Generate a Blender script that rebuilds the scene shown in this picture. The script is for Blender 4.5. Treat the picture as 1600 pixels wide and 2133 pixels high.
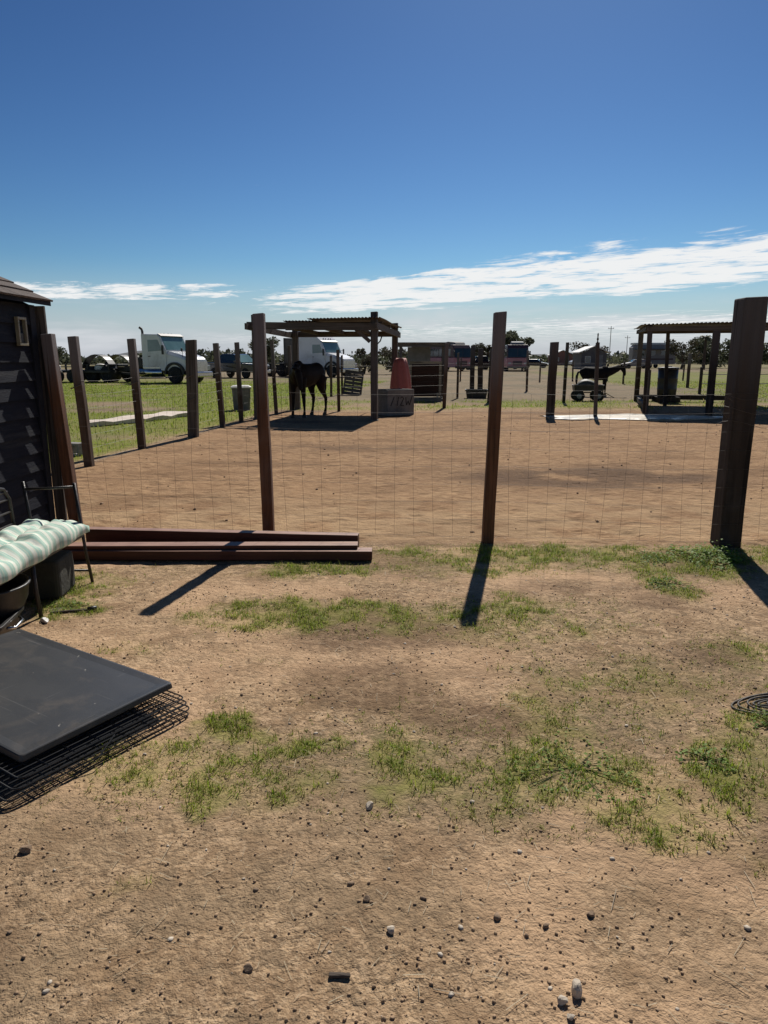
import bpy, bmesh, math, random
import numpy as np
from mathutils import Vector, Matrix, Euler
R = math.radians
random.seed(7)
rng = np.random.default_rng(11)
for o in list(bpy.data.objects):
    bpy.data.objects.remove(o, do_unlink=True)
scene = bpy.context.scene
col = scene.collection

# ------------------------------------------------------------------ camera
cam_d = bpy.data.cameras.new('camera')
cam = bpy.data.objects.new('camera', cam_d); col.objects.link(cam)
cam_d.sensor_fit = 'VERTICAL'; cam_d.sensor_height = 36.0; cam_d.lens = 24.96
cam_d.clip_start = 0.05; cam_d.clip_end = 20000
cam.location = (0, 0, 1.5); cam.rotation_euler = (R(90 - 12.19), 0, 0)
scene.camera = cam

# ------------------------------------------------------------------ light
SUN_AZ, SUN_EL = 12.7, 44.0          # degrees right of +Y, degrees up
SUN_STRENGTH, SKY_STRENGTH, EXPOSURE = 4.8, 0.072, 0.03
scene.view_settings.view_transform = 'Standard'
scene.view_settings.look = 'None'
scene.view_settings.exposure = EXPOSURE
scene.view_settings.gamma = 1.0
scene.cycles.max_bounces = 5; scene.cycles.diffuse_bounces = 3; scene.cycles.glossy_bounces = 3; scene.cycles.transmission_bounces = 3; scene.cycles.transparent_max_bounces = 4
scene.view_settings.use_curve_mapping = False
sd = bpy.data.lights.new('sun', 'SUN'); sd.energy = SUN_STRENGTH; sd.angle = R(0.53); sd.color = (1.0, 0.95, 0.87)
sun = bpy.data.objects.new('sun', sd); col.objects.link(sun)
sv = Vector((math.sin(R(SUN_AZ)) * math.cos(R(SUN_EL)), math.cos(R(SUN_AZ)) * math.cos(R(SUN_EL)), math.sin(R(SUN_EL))))
sun.location = sv * 60
sun.rotation_euler = (-sv).to_track_quat('-Z', 'Y').to_euler()


class N:
    """small helper to write node trees"""
    def __init__(s, tree):
        s.t = tree; s.n = tree.nodes; s.l = tree.links
    def add(s, kind, **kw):
        n = s.n.new(kind)
        for k, v in kw.items():
            setattr(n, k, v)
        return n
    def link(s, a, b): s.l.new(a, b)
    def val(s, sock, v):
        if hasattr(v, 'links') or isinstance(v, bpy.types.NodeSocket): s.l.new(v, sock)
        else: sock.default_value = v
    def math(s, op, a, b=0.0, c=0.0, clamp=False):
        n = s.add('ShaderNodeMath', operation=op); n.use_clamp = clamp
        s.val(n.inputs[0], a); s.val(n.inputs[1], b); s.val(n.inputs[2], c)
        return n.outputs[0]
    def mix(s, f, a, b, mode='MIX'):
        n = s.add('ShaderNodeMix', data_type='RGBA', blend_type=mode)
        s.val(n.inputs['Factor'], f)
        for sock, v in ((n.inputs[6], a), (n.inputs[7], b)):
            if isinstance(v, (tuple, list)): sock.default_value = (*v[:3], 1)
            else: s.l.new(v, sock)
        return n.outputs[2]
    def noise(s, vec, scale, detail=4, rough=.55, dist=0.0):
        n = s.add('ShaderNodeTexNoise')
        if vec is not None: s.l.new(vec, n.inputs['Vector'])
        n.inputs['Scale'].default_value = scale; n.inputs['Detail'].default_value = detail
        n.inputs['Roughness'].default_value = rough; n.inputs['Distortion'].default_value = dist
        return n.outputs['Fac']
    def ramp(s, f, stops):
        n = s.add('ShaderNodeMapRange', interpolation_type='SMOOTHSTEP')
        s.val(n.inputs['Value'], f)
        n.inputs['From Min'].default_value = stops[0]; n.inputs['From Max'].default_value = stops[1]
        n.inputs['To Min'].default_value = stops[2]; n.inputs['To Max'].default_value = stops[3]
        return n.outputs['Result']
    def scale(s, vec, sc):
        n = s.add('ShaderNodeMapping'); s.l.new(vec, n.inputs['Vector'])
        n.inputs['Scale'].default_value = sc
        return n.outputs['Vector']


world = bpy.data.worlds.new('World'); scene.world = world; world.use_nodes = True
wt = N(world.node_tree); wt.n.clear()
sky = wt.add('ShaderNodeTexSky', sky_type='NISHITA', sun_disc=False)
sky.sun_elevation = R(SUN_EL); sky.sun_rotation = R(SUN_AZ)
sky.altitude = 300; sky.air_density = 1.0; sky.dust_density = 0.35; sky.ozone_density = 2.0
tc = wt.add('ShaderNodeTexCoord')
sep = wt.add('ShaderNodeSeparateXYZ'); wt.link(tc.outputs['Generated'], sep.inputs[0])
zc = wt.math('MAXIMUM', sep.outputs[2], 0.012)
px = wt.math('DIVIDE', sep.outputs[0], zc); py = wt.math('DIVIDE', sep.outputs[1], zc)
# a high layer of cloud: one long bank, laid out on the plane of the layer
s_ = wt.math('ADD', px, wt.math('MULTIPLY', py, 0.886))          # across the bank
t_ = wt.math('SUBTRACT', wt.math('MULTIPLY', px, 0.886), py)      # along the bank
cv = wt.add('ShaderNodeCombineXYZ'); wt.link(wt.math('MULTIPLY', s_, 1.1), cv.inputs[0]); wt.link(wt.math('MULTIPLY', t_, 0.68), cv.inputs[1])
fine = wt.noise(cv.outputs[0], 1.1, 6, 0.62, 0.5)
big = wt.noise(cv.outputs[0], 0.23, 2, 0.5, 0.3)
ripple = wt.noise(cv.outputs[0], 4.5, 3, 0.6, 0.4)
s2 = wt.math('ADD', s_, wt.math('MULTIPLY', wt.math('SUBTRACT', big, 0.5), 5.0))
band = wt.math('MULTIPLY', wt.ramp(s2, (7.1, 9.0, 0, 1)), wt.ramp(s2, (12.0, 16.0, 1, 0.0)))
band = wt.math('MULTIPLY', band, wt.ramp(px, (-4.0, -0.6, 0.05, 1)))
veil = wt.ramp(s_, (14.0, 26.0, 0.0, 0.72))
wisps = wt.ramp(big, (0.52, 0.72, 0.0, 0.42))
wisps = wt.math('MULTIPLY', wisps, wt.ramp(py, (7.0, 11.0, 0.0, 1.0)))
streak = wt.math('MULTIPLY', wt.math('MULTIPLY', wt.ramp(py, (9.0, 10.6, 0, 1)), wt.ramp(py, (11.8, 14.0, 1, 0))), wt.ramp(px, (-1.0, -3.2, 0, .86)))
cover = wt.math('MAXIMUM', wt.math('MAXIMUM', band, veil), wt.math('MAXIMUM', wisps, streak))
tex = wt.math('ADD', wt.math('MULTIPLY', wt.math('SUBTRACT', fine, .5), 1.25), wt.math('MULTIPLY', wt.math('SUBTRACT', ripple, .5), 0.4))
tex = wt.math('ADD', tex, .5)
thr = wt.math('SUBTRACT', 0.79, wt.math('MULTIPLY', cover, 0.545))
dens = wt.ramp(wt.math('SUBTRACT', tex, thr), (0.0, 0.27, 0.0, 0.97))
dens = wt.math('MULTIPLY', dens, wt.ramp(sep.outputs[2], (0.012, 0.045, 0.0, 1.0)))
# deepen the clear-air blue evenly over the whole sky
k_ = wt.mix(1.0, sky.outputs[0], (SKY_STRENGTH,) * 3, 'MULTIPLY')
gn = wt.add('ShaderNodeGamma'); wt.link(k_, gn.inputs[0]); gn.inputs[1].default_value = 1.7
tint = wt.mix(1.0, gn.outputs[0], (.93 / SKY_STRENGTH, 1.155 / SKY_STRENGTH, 1.249 / SKY_STRENGTH), 'MULTIPLY')
hz = wt.mix(wt.ramp(sep.outputs[2], (0.0, 0.13, 0.85, 0.0)), tint, (6.7, 7.15, 8.5))
lv = wt.scale(tc.outputs['Generated'], (2.4, 2.4, 15.0))
low_n = wt.noise(lv, 1.7, 4, .58, .4)
low_d = wt.math('MULTIPLY', wt.ramp(low_n, (.44, .66, 0, .75)), wt.math('MULTIPLY', wt.ramp(sep.outputs[2], (.085, .045, 0, 1)), wt.ramp(sep.outputs[2], (.0, .02, .3, 1))))
hz = wt.mix(low_d, hz, (9.0, 9.3, 9.8))
skyc = wt.mix(dens, hz, (12.0, 12.1, 12.1))
bg = wt.add('ShaderNodeBackground'); wt.link(skyc, bg.inputs[0]); bg.inputs[1].default_value = SKY_STRENGTH
wo = wt.add('ShaderNodeOutputWorld'); wt.link(bg.outputs[0], wo.inputs[0])

# ------------------------------------------------------------------ materials
MATS = {}
def base_mat(name):
    m = bpy.data.materials.new(name); m.use_nodes = True
    t = N(m.node_tree); t.n.clear()
    b = t.add('ShaderNodeBsdfPrincipled'); o = t.add('ShaderNodeOutputMaterial')
    t.link(b.outputs[0], o.inputs[0]); MATS[name] = m
    return m, t, b
def coords(t, kind='Object'):
    c = t.add('ShaderNodeTexCoord'); info = t.add('ShaderNodeObjectInfo')
    off = t.add('ShaderNodeVectorMath', operation='ADD')
    t.link(c.outputs[kind], off.inputs[0])
    k = t.math('MULTIPLY', info.outputs['Random'], 37.0)
    cb = t.add('ShaderNodeCombineXYZ')
    for i in range(3): t.link(k, cb.inputs[i])
    t.link(cb.outputs[0], off.inputs[1])
    return off.outputs[0], c.outputs[kind], info
def plain(name, c1, c2=None, scale=6.0, rough=.6, bump=.0, metal=0.0, spec=.5, stretch=(1, 1, 1), dist=.2, dirt=None, bscale=None, coat=0):
    m, t, b = base_mat(name)
    v, raw, info = coords(t)
    v = t.scale(v, stretch)
    f = t.noise(v, scale, 6, .6, dist)
    c2 = c2 or tuple(x * .75 for x in c1)
    cc = t.mix(t.ramp(f, (.3, .7, 0, 1)), c1, c2)
    if dirt:
        f2 = t.noise(v, scale * .35, 5, .65, .3)
        cc = t.mix(t.ramp(f2, (.5, .72, 0, .75)), cc, dirt)
    t.link(cc, b.inputs['Base Color'])
    b.inputs['Roughness'].default_value = rough; b.inputs['Metallic'].default_value = metal
    b.inputs['Specular IOR Level'].default_value = spec
    if coat: b.inputs['Coat Weight'].default_value = coat
    if bump:
        bp = t.add('ShaderNodeBump'); bp.inputs['Strength'].default_value = bump; bp.inputs['Distance'].default_value = .02
        t.link(t.noise(v, bscale or scale * 3, 5, .6, dist), bp.inputs['Height']); t.link(bp.outputs[0], b.inputs['Normal'])
    return m
def wood(name, fresh, weathered, top=None, gs=1.0, rough=.8, along=2, topz=(1.0, 1.6)):
    """timber with grain running along one local axis; greyer towards the top"""
    m, t, b = base_mat(name)
    v, raw, info = coords(t)
    st = [26 * gs] * 3; st[along] = 1.1 * gs
    g = t.noise(t.scale(v, tuple(st)), 1.0, 6, .62, .6)
    st2 = [70 * gs] * 3; st2[along] = 1.6 * gs
    g2 = t.noise(t.scale(v, tuple(st2)), 1.0, 3, .5, .2)
    patch = t.noise(v, 2.2, 4, .6, .4)
    c = t.mix(t.ramp(g, (.32, .68, 0, 1)), fresh, tuple(x * .45 for x in fresh))
    w = t.ramp(patch, (.45, .75, 0, .45))
    if top:
        sp = t.add('ShaderNodeSeparateXYZ'); t.link(raw, sp.inputs[0])
        zz = t.math('ADD', sp.outputs[2], t.math('MULTIPLY', t.math('SUBTRACT', g, .5), .8))
        w = t.math('MAXIMUM', w, t.ramp(zz, (topz[0], topz[1], 0, top)))
    c = t.mix(w, c, t.mix(g2, weathered, tuple(x * .55 for x in weathered)))
    st3 = [34 * gs] * 3; st3[along] = .55 * gs
    crack = t.noise(t.scale(v, tuple(st3)), 1.0, 4, .55, .9)
    c = t.mix(t.ramp(crack, (.60, .66, 0, .8)), c, tuple(x * .14 for x in fresh))
    c = t.mix(t.ramp(info.outputs['Random'], (0, 1, 0, .35)), c, t.mix(.5, c, (.02, .012, .008)))
    t.link(c, b.inputs['Base Color']); b.inputs['Roughness'].default_value = rough
    b.inputs['Specular IOR Level'].default_value = .3
    bp = t.add('ShaderNodeBump'); bp.inputs['Strength'].default_value = .55; bp.inputs['Distance'].default_value = .006
    t.link(t.math('ADD', g, t.math('MULTIPLY', g2, .5)), bp.inputs['Height']); t.link(bp.outputs[0], b.inputs['Normal'])
    return m

wood('cedar', (.20, .09, .045), (.25, .23, .235), top=.85, topz=(1.15, 1.75))
wood('old_post', (.10, .062, .04), (.22, .20, .195), top=.85, gs=.8)
wood('dark_tie', (.055, .039, .029), (.13, .118, .115), top=.8, gs=.6, topz=(1.1, 1.9))
wood('grey_lumber', (.16, .135, .11), (.19, .175, .16), along=0)
wood('grey_post', (.13, .11, .095), (.17, .155, .145))
wood('barn_red', (.06, .026, .018), (.05, .03, .025), along=0)
wood('pale_trim', (.38, .33, .26), (.30, .27, .23), along=0)
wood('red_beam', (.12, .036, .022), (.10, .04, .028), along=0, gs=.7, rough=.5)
def sunlit_top(name, lit_col):
    """sunlit tone painted into whatever faces up, broken by noise"""
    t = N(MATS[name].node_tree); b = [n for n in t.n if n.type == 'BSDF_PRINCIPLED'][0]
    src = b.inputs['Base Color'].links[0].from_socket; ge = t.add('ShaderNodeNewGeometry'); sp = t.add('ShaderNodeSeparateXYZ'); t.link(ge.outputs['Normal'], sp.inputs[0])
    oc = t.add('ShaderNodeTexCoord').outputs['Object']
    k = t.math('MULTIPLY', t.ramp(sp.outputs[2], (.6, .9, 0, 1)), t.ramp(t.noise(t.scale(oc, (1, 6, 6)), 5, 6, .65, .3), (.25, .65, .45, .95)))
    t.link(t.mix(k, src, lit_col), b.inputs['Base Color'])
sunlit_top('red_beam', (.40, .235, .17))  # bright sun on the beam tops is put into the colour
plain('navy_siding', (.011, .013, .021), (.017, .019, .028), 9, .75, .25, spec=.15, stretch=(3, .5, 6), dirt=(.042, .043, .047))
plain('navy_trim', (.014, .016, .024), (.02, .022, .03), 8, .75, .2, spec=.15, dirt=(.035, .035, .038))
plain('shingle', (.12, .09, .075), (.07, .055, .05), 40, .95, .5, dirt=(.16, .12, .10))
plain('bone_plastic', (.26, .23, .16), (.2, .18, .12), 14, .5)
plain('black_metal', (.018, .017, .016), (.035, .028, .022), 30, .42, .15, dirt=(.06, .042, .03))
plain('wire_black', (.012, .012, .012), (.02, .02, .02), 30, .45)
plain('galv_wire', (.10, .085, .07), (.07, .055, .045), 30, .6)
plain('tray_plastic', (.030, .032, .036), (.043, .044, .046), 3.0, .42, .06, dirt=(.11, .098, .085), bscale=240, stretch=(1, 2.2, 1))
def scratched(name, colr):
    t = N(MATS[name].node_tree); b = [n for n in t.n if n.type == 'BSDF_PRINCIPLED'][0]
    src = b.inputs['Base Color'].links[0].from_socket; oc = t.add('ShaderNodeTexCoord').outputs['Object']
    a1 = t.ramp(t.noise(t.scale(oc, (1.2, 70, 1)), 1.6, 2, .5, .6), (.66, .70, 0, .5)); a2 = t.ramp(t.noise(t.scale(oc, (60, 2.0, 1)), 1.3, 2, .5, .8), (.69, .72, 0, .4))
    gate = t.ramp(t.noise(oc, 3.3, 3, .6), (.48, .6, 0, 1)); sp = t.ramp(t.noise(oc, 34, 2, .5), (.735, .76, 0, .8))
    c = t.mix(t.math('MULTIPLY', t.math('MAXIMUM', a1, a2), gate), src, colr); c = t.mix(sp, c, (.34, .32, .28))
    c = t.mix(t.ramp(t.noise(oc, 4.5, 5, .7, .6), (.5, .75, 0, .35)), c, (.14, .115, .09))
    t.link(c, b.inputs['Base Color'])
scratched('tray_plastic', (.16, .155, .15))
plain('black_plastic', (.016, .016, .017), (.028, .027, .026), 6, .45, .1, dirt=(.05, .042, .035))
plain('khaki', (.055, .052, .038), (.04, .038, .03), 12, .9, .3)
plain('iron_pipe', (.035, .03, .027), (.06, .045, .035), 16, .6, .2)
plain('concrete', (.20, .195, .18), (.14, .135, .125), 6, .9, .35, dirt=(.06, .058, .05))
plain('slab', (.74, .64, .55), (.62, .52, .43), 3, .85, .2, dirt=(.48, .38, .29))
plain('cinder', (.30, .28, .26), (.22, .21, .19), 20, .95, .5)
plain('tarp_red', (.38, .10, .08), (.31, .08, .065), 5, .65, .25, dirt=(.42, .16, .12))
plain('paint_black', (.012, .012, .012), (.03, .03, .028), 20, .7)
plain('truck_white', (.80, .80, .82), (.74, .75, .77), 1.5, .28, 0, dirt=(.42, .40, .37), coat=.4)
plain('chrome', (.55, .56, .58), (.42, .43, .45), 6, .18, 0, metal=1.0)
plain('truck_black', (.012, .012, .013), (.03, .028, .026), 3, .5, .1, dirt=(.06, .05, .04))
plain('car_navy', (.012, .016, .026), (.02, .024, .034), 2, .22, 0, coat=.5)
plain('glass', (.02, .035, .035), (.03, .05, .05), 1.2, .06, spec=.8)
plain('glass_teal', (.16, .27, .27), (.10, .19, .19), .8, .08, spec=.8)
plain('tyre', (.014, .014, .014), (.03, .027, .024), 14, .85, .2)
plain('rim', (.32, .32, .33), (.2, .2, .2), 8, .4, metal=.5)
plain('headlamp', (.55, .56, .58), (.4, .4, .42), 8, .15)
plain('bus_pink', (.52, .24, .27), (.44, .19, .22), 2, .45, dirt=(.33, .18, .19))
plain('bus_maroon', (.09, .045, .055), (.06, .03, .04), 2, .4)
plain('metal_roof', (.13, .11, .10), (.08, .062, .052), 7, .55, .15, metal=.3, dirt=(.17, .09, .055))
plain('grey_panel', (.22, .22, .22), (.16, .16, .16), 5, .7, dirt=(.12, .11, .10))
plain('white_roof', (.78, .78, .76), (.66, .65, .62), 3, .6)
plain('house_wall', (.25, .12, .10), (.20, .10, .085), 2, .8)
plain('house_grey', (.12, .115, .12), (.09, .085, .09), 2, .8)
plain('rv_wall', (.30, .27, .27), (.22, .2, .2), 2, .6)
plain('bin_grey', (.18, .17, .17), (.13, .125, .125), 8, .6)
plain('lid_white', (.72, .70, .66), (.6, .57, .52), 8, .6)
plain('bark', (.075, .055, .04), (.05, .038, .028), 14, .9, .5)
plain('horse_hide', (.016, .008, .005), (.009, .005, .004), 4, .65, spec=.2)
plain('pony_hide', (.014, .012, .012), (.009, .008, .008), 4, .75, spec=.15)
plain('mane', (.006, .005, .005), (.01, .008, .007), 30, .6)
plain('hoof', (.03, .025, .02), (.05, .04, .03), 10, .6)
plain('cart_body', (.075, .085, .06), (.05, .055, .045), 8, .6, dirt=(.10, .075, .05))
plain('poly_pipe', (.05, .045, .04), (.08, .07, .058), 9, .7, dirt=(.19, .15, .105))
plain('pale_stone', (.58, .50, .40), (.44, .37, .29), 25, .9, .3)
plain('clod', (.30, .205, .13), (.19, .13, .085), 25, .95, .3)
plain('soil_crumb', (.42, .28, .17), (.28, .19, .115), 25, .95, .3)
plain('stick', (.06, .045, .035), (.10, .075, .055), 25, .9, .3, stretch=(.3, 4, 4))
plain('hill_grey', (.16, .17, .18), (.13, .14, .15), .002, 1)  # blue-grey tone for the far hills

def leaf_mat(name, cols, trans=.35, rough=.6):
    m, t, b = base_mat(name)
    at = t.add('ShaderNodeAttribute', attribute_name='tone')
    c = cols[0]
    out = t.mix(t.ramp(at.outputs['Fac'], (0, .5, 0, 1)), cols[0], cols[1])
    out = t.mix(t.ramp(at.outputs['Fac'], (.5, 1, 0, 1)), out, cols[2])
    t.link(out, b.inputs['Base Color']); b.inputs['Roughness'].default_value = rough
    b.inputs['Specular IOR Level'].default_value = .25
    if trans:
        tr = t.add('ShaderNodeBsdfTranslucent'); t.link(out, tr.inputs[0])
        mx = t.add('ShaderNodeMixShader'); mx.inputs[0].default_value = trans
        t.link(b.outputs[0], mx.inputs[1]); t.link(tr.outputs[0], mx.inputs[2])
        t.link(mx.outputs[0], t.n['Material Output'].inputs[0])
    return m
leaf_mat('grass', ((.50, .39, .22), (.28, .32, .042), (.20, .30, .018)), .5)
leaf_mat('weed', ((.14, .23, .03), (.18, .29, .04), (.22, .33, .05)), .45)
leaf_mat('leaves', ((.07, .08, .052), (.10, .11, .065), (.13, .14, .085)), .3)  # leaf tones lightened to stand in for distance haze
leaf_mat('dry_scrub', ((.07, .06, .045), (.11, .095, .065), (.10, .115, .055)), .2)
leaf_mat('straw', ((.42, .34, .22), (.5, .42, .28), (.30, .23, .15)), .15)

# cushion: cream and sea-green woven stripes
def cushion_mat():
    m, t, b = base_mat('cushion')
    c = t.add('ShaderNodeTexCoord'); sp = t.add('ShaderNodeSeparateXYZ'); t.link(c.outputs['Object'], sp.inputs[0])
    w = t.noise(c.outputs['Object'], 3, 3, .5)
    y = t.math('ADD', sp.outputs[1], t.math('MULTIPLY', w, .015))
    k = t.math('FRACT', t.math('MULTIPLY', y, 13.0))
    k2 = t.math('FRACT', t.math('MULTIPLY', y, 36.0))
    cc = t.mix(t.ramp(k, (.3, .5, 0, 1)), (.78, .80, .70), (.38, .57, .48))
    cc = t.mix(t.math('MULTIPLY', t.math('GREATER_THAN', k2, .72), .45), cc, (.74, .70, .54))
    cc = t.mix(t.ramp(t.noise(c.outputs['Object'], 7, 5, .6), (.45, .75, 0, .3)), cc, (.45, .48, .40))
    t.link(cc, b.inputs['Base Color']); b.inputs['Roughness'].default_value = .9
    bp = t.add('ShaderNodeBump'); bp.inputs['Strength'].default_value = .4; bp.inputs['Distance'].default_value = .004
    t.link(t.noise(c.outputs['Object'], 260, 2, .5), bp.inputs['Height']); t.link(bp.outputs[0], b.inputs['Normal'])
cushion_mat()

# ------------------------------------------------------------------ mesh helpers
class MB:
    def __init__(s): s.v = []; s.f = []
    def quad(s, a, b, c, d):
        n = len(s.v); s.v += [tuple(a), tuple(b), tuple(c), tuple(d)]; s.f.append((n, n + 1, n + 2, n + 3)); return s
    def box(s, x0, x1, y0, y1, z0, z1):
        n = len(s.v)
        s.v += [(x0, y0, z0), (x1, y0, z0), (x1, y1, z0), (x0, y1, z0), (x0, y0, z1), (x1, y0, z1), (x1, y1, z1), (x0, y1, z1)]
        s.f += [tuple(n + i for i in q) for q in ((0, 3, 2, 1), (4, 5, 6, 7), (0, 1, 5, 4), (1, 2, 6, 5), (2, 3, 7, 6), (3, 0, 4, 7))]
        return s
    def ring(s, pts):
        n = len(s.v); s.v += [tuple(p) for p in pts]; return list(range(n, n + len(pts)))
    def loft(s, rings, cap=True):
        ids = [s.ring(r) for r in rings]; k = len(ids[0])
        for a, b in zip(ids, ids[1:]):
            for i in range(k):
                j = (i + 1) % k; s.f.append((a[i], a[j], b[j], b[i]))
        if cap: s.f.append(tuple(reversed(ids[0]))); s.f.append(tuple(ids[-1]))
        return s
    def tube(s, pts, r, n=6, cap=True):
        """tube through points, r one radius or a list; rings in the plane across the path"""
        pts = [Vector(p) for p in pts]; rs = r if isinstance(r, (list, tuple)) else [r] * len(pts)
        rings = []; up = None
        for i, p in enumerate(pts):
            d = (pts[min(i + 1, len(pts) - 1)] - pts[max(i - 1, 0)]).normalized()
            if up is None: up = Vector((0, 0, 1)) if abs(d.z) < .9 else Vector((1, 0, 0))
            a = d.cross(up)
            if a.length < 1e-4: a = d.orthogonal()
            a.normalize(); b = a.cross(d).normalized(); up = b
            rings.append([p + rs[i] * (math.cos(2 * math.pi * k / n) * a + math.sin(2 * math.pi * k / n) * b) for k in range(n)])
        return s.loft(rings, cap)
    def beam(s, p0, p1, w, h, seg=1, jit=0.0, taper=1.0, up=(0, 0, 1)):
        """rectangular bar from p0 to p1, w across, h along up"""
        p0 = Vector(p0); p1 = Vector(p1); d = (p1 - p0).normalized(); u = Vector(up)
        if abs(d.dot(u)) > .95: u = Vector((0, 1, 0))
        a = d.cross(u).normalized(); b = a.cross(d).normalized()
        rings = []
        for i in range(seg + 1):
            t = i / seg; p = p0.lerp(p1, t); k = 1 + (taper - 1) * t
            p = p + (Vector((random.uniform(-jit, jit), random.uniform(-jit, jit), 0)) if 0 < i < seg else Vector())
            rings.append([p + k * (a * sx * w / 2 + b * sy * h / 2) for sx, sy in ((-1, -1), (1, -1), (1, 1), (-1, 1))])
        return s.loft(rings)
    def prism(s, prof, y0, y1):
        """closed profile in (x,z) pushed from y0 to y1"""
        return s.loft([[(x, y0, z) for x, z in prof], [(x, y1, z) for x, z in prof]])
    def lathe(s, prof, n=20, c=(0, 0)):
        rings = [[(c[0] + r * math.cos(2 * math.pi * k / n), c[1] + r * math.sin(2 * math.pi * k / n), z) for k in range(n)] for r, z in prof]
        return s.loft(rings)
    def disc_wheel(s, c, r, w, n=20, axis=1):
        """thick wheel round the y axis with rounded shoulders"""
        prof = [(r * .55, -w / 2), (r * .9, -w / 2), (r, -w * .32), (r, w * .32), (r * .9, w / 2), (r * .55, w / 2)]
        rings = [[(c[0] + q * math.cos(2 * math.pi * k / n), c[1] + y, c[2] + q * math.sin(2 * math.pi * k / n)) for k in range(n)] for q, y in prof]
        return s.loft(rings)
    def build(s, name, mat, parent=None, smooth=False, bevel=0.0, fix=True):
        me = bpy.data.meshes.new(name); me.from_pydata(s.v, [], s.f)
        if fix:
            bm = bmesh.new(); bm.from_mesh(me); bmesh.ops.recalc_face_normals(bm, faces=bm.faces); bm.to_mesh(me); bm.free()
        o = bpy.data.objects.new(name, me); col.objects.link(o)
        if mat: me.materials.append(MATS[mat])
        if parent is not None: o.parent = parent
        if smooth: me.polygons.foreach_set('use_smooth', [True] * len(me.polygons))
        if bevel:
            b = o.modifiers.new('bevel', 'BEVEL'); b.width = bevel; b.segments = 2; b.limit_method = 'ANGLE'; b.angle_limit = R(40)
        return o
def tag(o, label, cat, group=None):
    o['label'] = label; o['category'] = cat
    if group: o['group'] = group
    return o
def thing(name, label, cat, loc=(0, 0, 0), rz=0.0, group=None):
    o = bpy.data.objects.new(name, None); col.objects.link(o)
    o.empty_display_size = .2; o.location = loc; o.rotation_euler = (0, 0, rz)
    return tag(o, label, cat, group)
def structure(o): o['kind'] = 'structure'; return o
def stuff(o): o['kind'] = 'stuff'; return o
def at_local(o, loc, rz=0.0):
    o.location = loc; o.rotation_euler = (0, 0, rz); return o

# lattice noise for terrain and scattering
_perm = rng.random((256, 256))
def vnoise(x, y):
    xi = np.floor(x).astype(int); yi = np.floor(y).astype(int); fx = x - xi; fy = y - yi
    fx = fx * fx * (3 - 2 * fx); fy = fy * fy * (3 - 2 * fy)
    p = lambda a, b: _perm[a & 255, b & 255]
    return (p(xi, yi) * (1 - fx) + p(xi + 1, yi) * fx) * (1 - fy) + (p(xi, yi + 1) * (1 - fx) + p(xi + 1, yi + 1) * fx) * fy
def fbm(x, y, o=4):
    s = 0; a = .5; t = 0
    for i in range(o):
        s = s + a * vnoise(x * 2 ** i + 17.3 * i, y * 2 ** i + 9.1 * i); t += a; a *= .5
    return s / t

def sstep(a, b, x):
    t = np.clip((x - a) / (b - a), 0, 1); return t * t * (3 - 2 * t)

# ------------------------------------------------------------------ ground
PATCH = [(1.2, 5.38, .75, .25, .9), (.37, 5.25, .37, .29, .5), (1.95, 5.25, .33, .29, .75), (2.42, 5.16, .3, .34, .9), (1.93, 4.65, .15, .27, .7),
 (-.48, 4.92, .32, .14, .7), (-.43, 4.04, .52, .18, .95), (.29, 4.0, .35, .18, .6), (.84, 4.17, .17, .16, .7), (.82, 3.81, .41, .19, .3),
 (-1.37, 3.54, .16, .11, .3), (-2.18, 4.5, .2, .29, .7), (-1.93, 4.13, .17, .12, .95), (-1.89, 4.64, .13, .13, .4), (-.98, 2.48, .13, .1, .7),
 (-.64, 2.7, .09, .06, .9), (-.35, 2.59, .11, .08, .8), (-.19, 2.65, .05, .06, .9), (-.72, 2.4, .27, .15, .6), (-.45, 2.28, .19, .12, .4),
 (.06, 2.54, .12, .18, .8), (.12, 2.34, .16, .14, .6), (.34, 2.29, .2, .16, .4), (.7, 2.81, .12, .17, .45), (.74, 2.34, .28, .16, .75),
 (.86, 2.14, .13, .11, .6), (1.24, 2.41, .08, .16, .85), (1.18, 2.12, .1, .09, .5), (1.12, 3.09, .33, .22, .25), (1.88, 3.47, .15, .15, .4),
 (.89, 3.23, .28, .1, .2), (1.6, 2.72, .07, .09, .7), (-.63, 2.2, .07, .05, .5), (-.72, 1.8, .07, .03, .15), (.98, 1.97, .18, .08, .3),
 (.57, 3.96, .34, .14, .35), (.71, 5.05, .43, .25, .4), (3.3, 5.2, .5, .4, .6), (1.7, 2.35, .3, .3, .5), (2.3, 2.9, .4, .3, .3),
 (-3.0, 3.0, .4, .5, .4), (-1.5, 1.4, .25, .2, .2), (1.6, 1.5, .3, .2, .25), (3.2, 4.0, .4, .3, .4)]
def pen_mask(x, y):
    left = -4.35 + (y - 10) * .125 + .15 * (fbm(y * .8, y * 0 + 3.0) - .5)
    back = 20.6 + 1.2 * (fbm(x * .5, x * 0 + 8.0) - .5)
    return sstep(-.15, .15, x - left) * sstep(0, .25, y - (5.62 - .035 * x)) * (1 - sstep(-.6, .5, y - back)) * (1 - sstep(14, 16, x))
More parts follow.
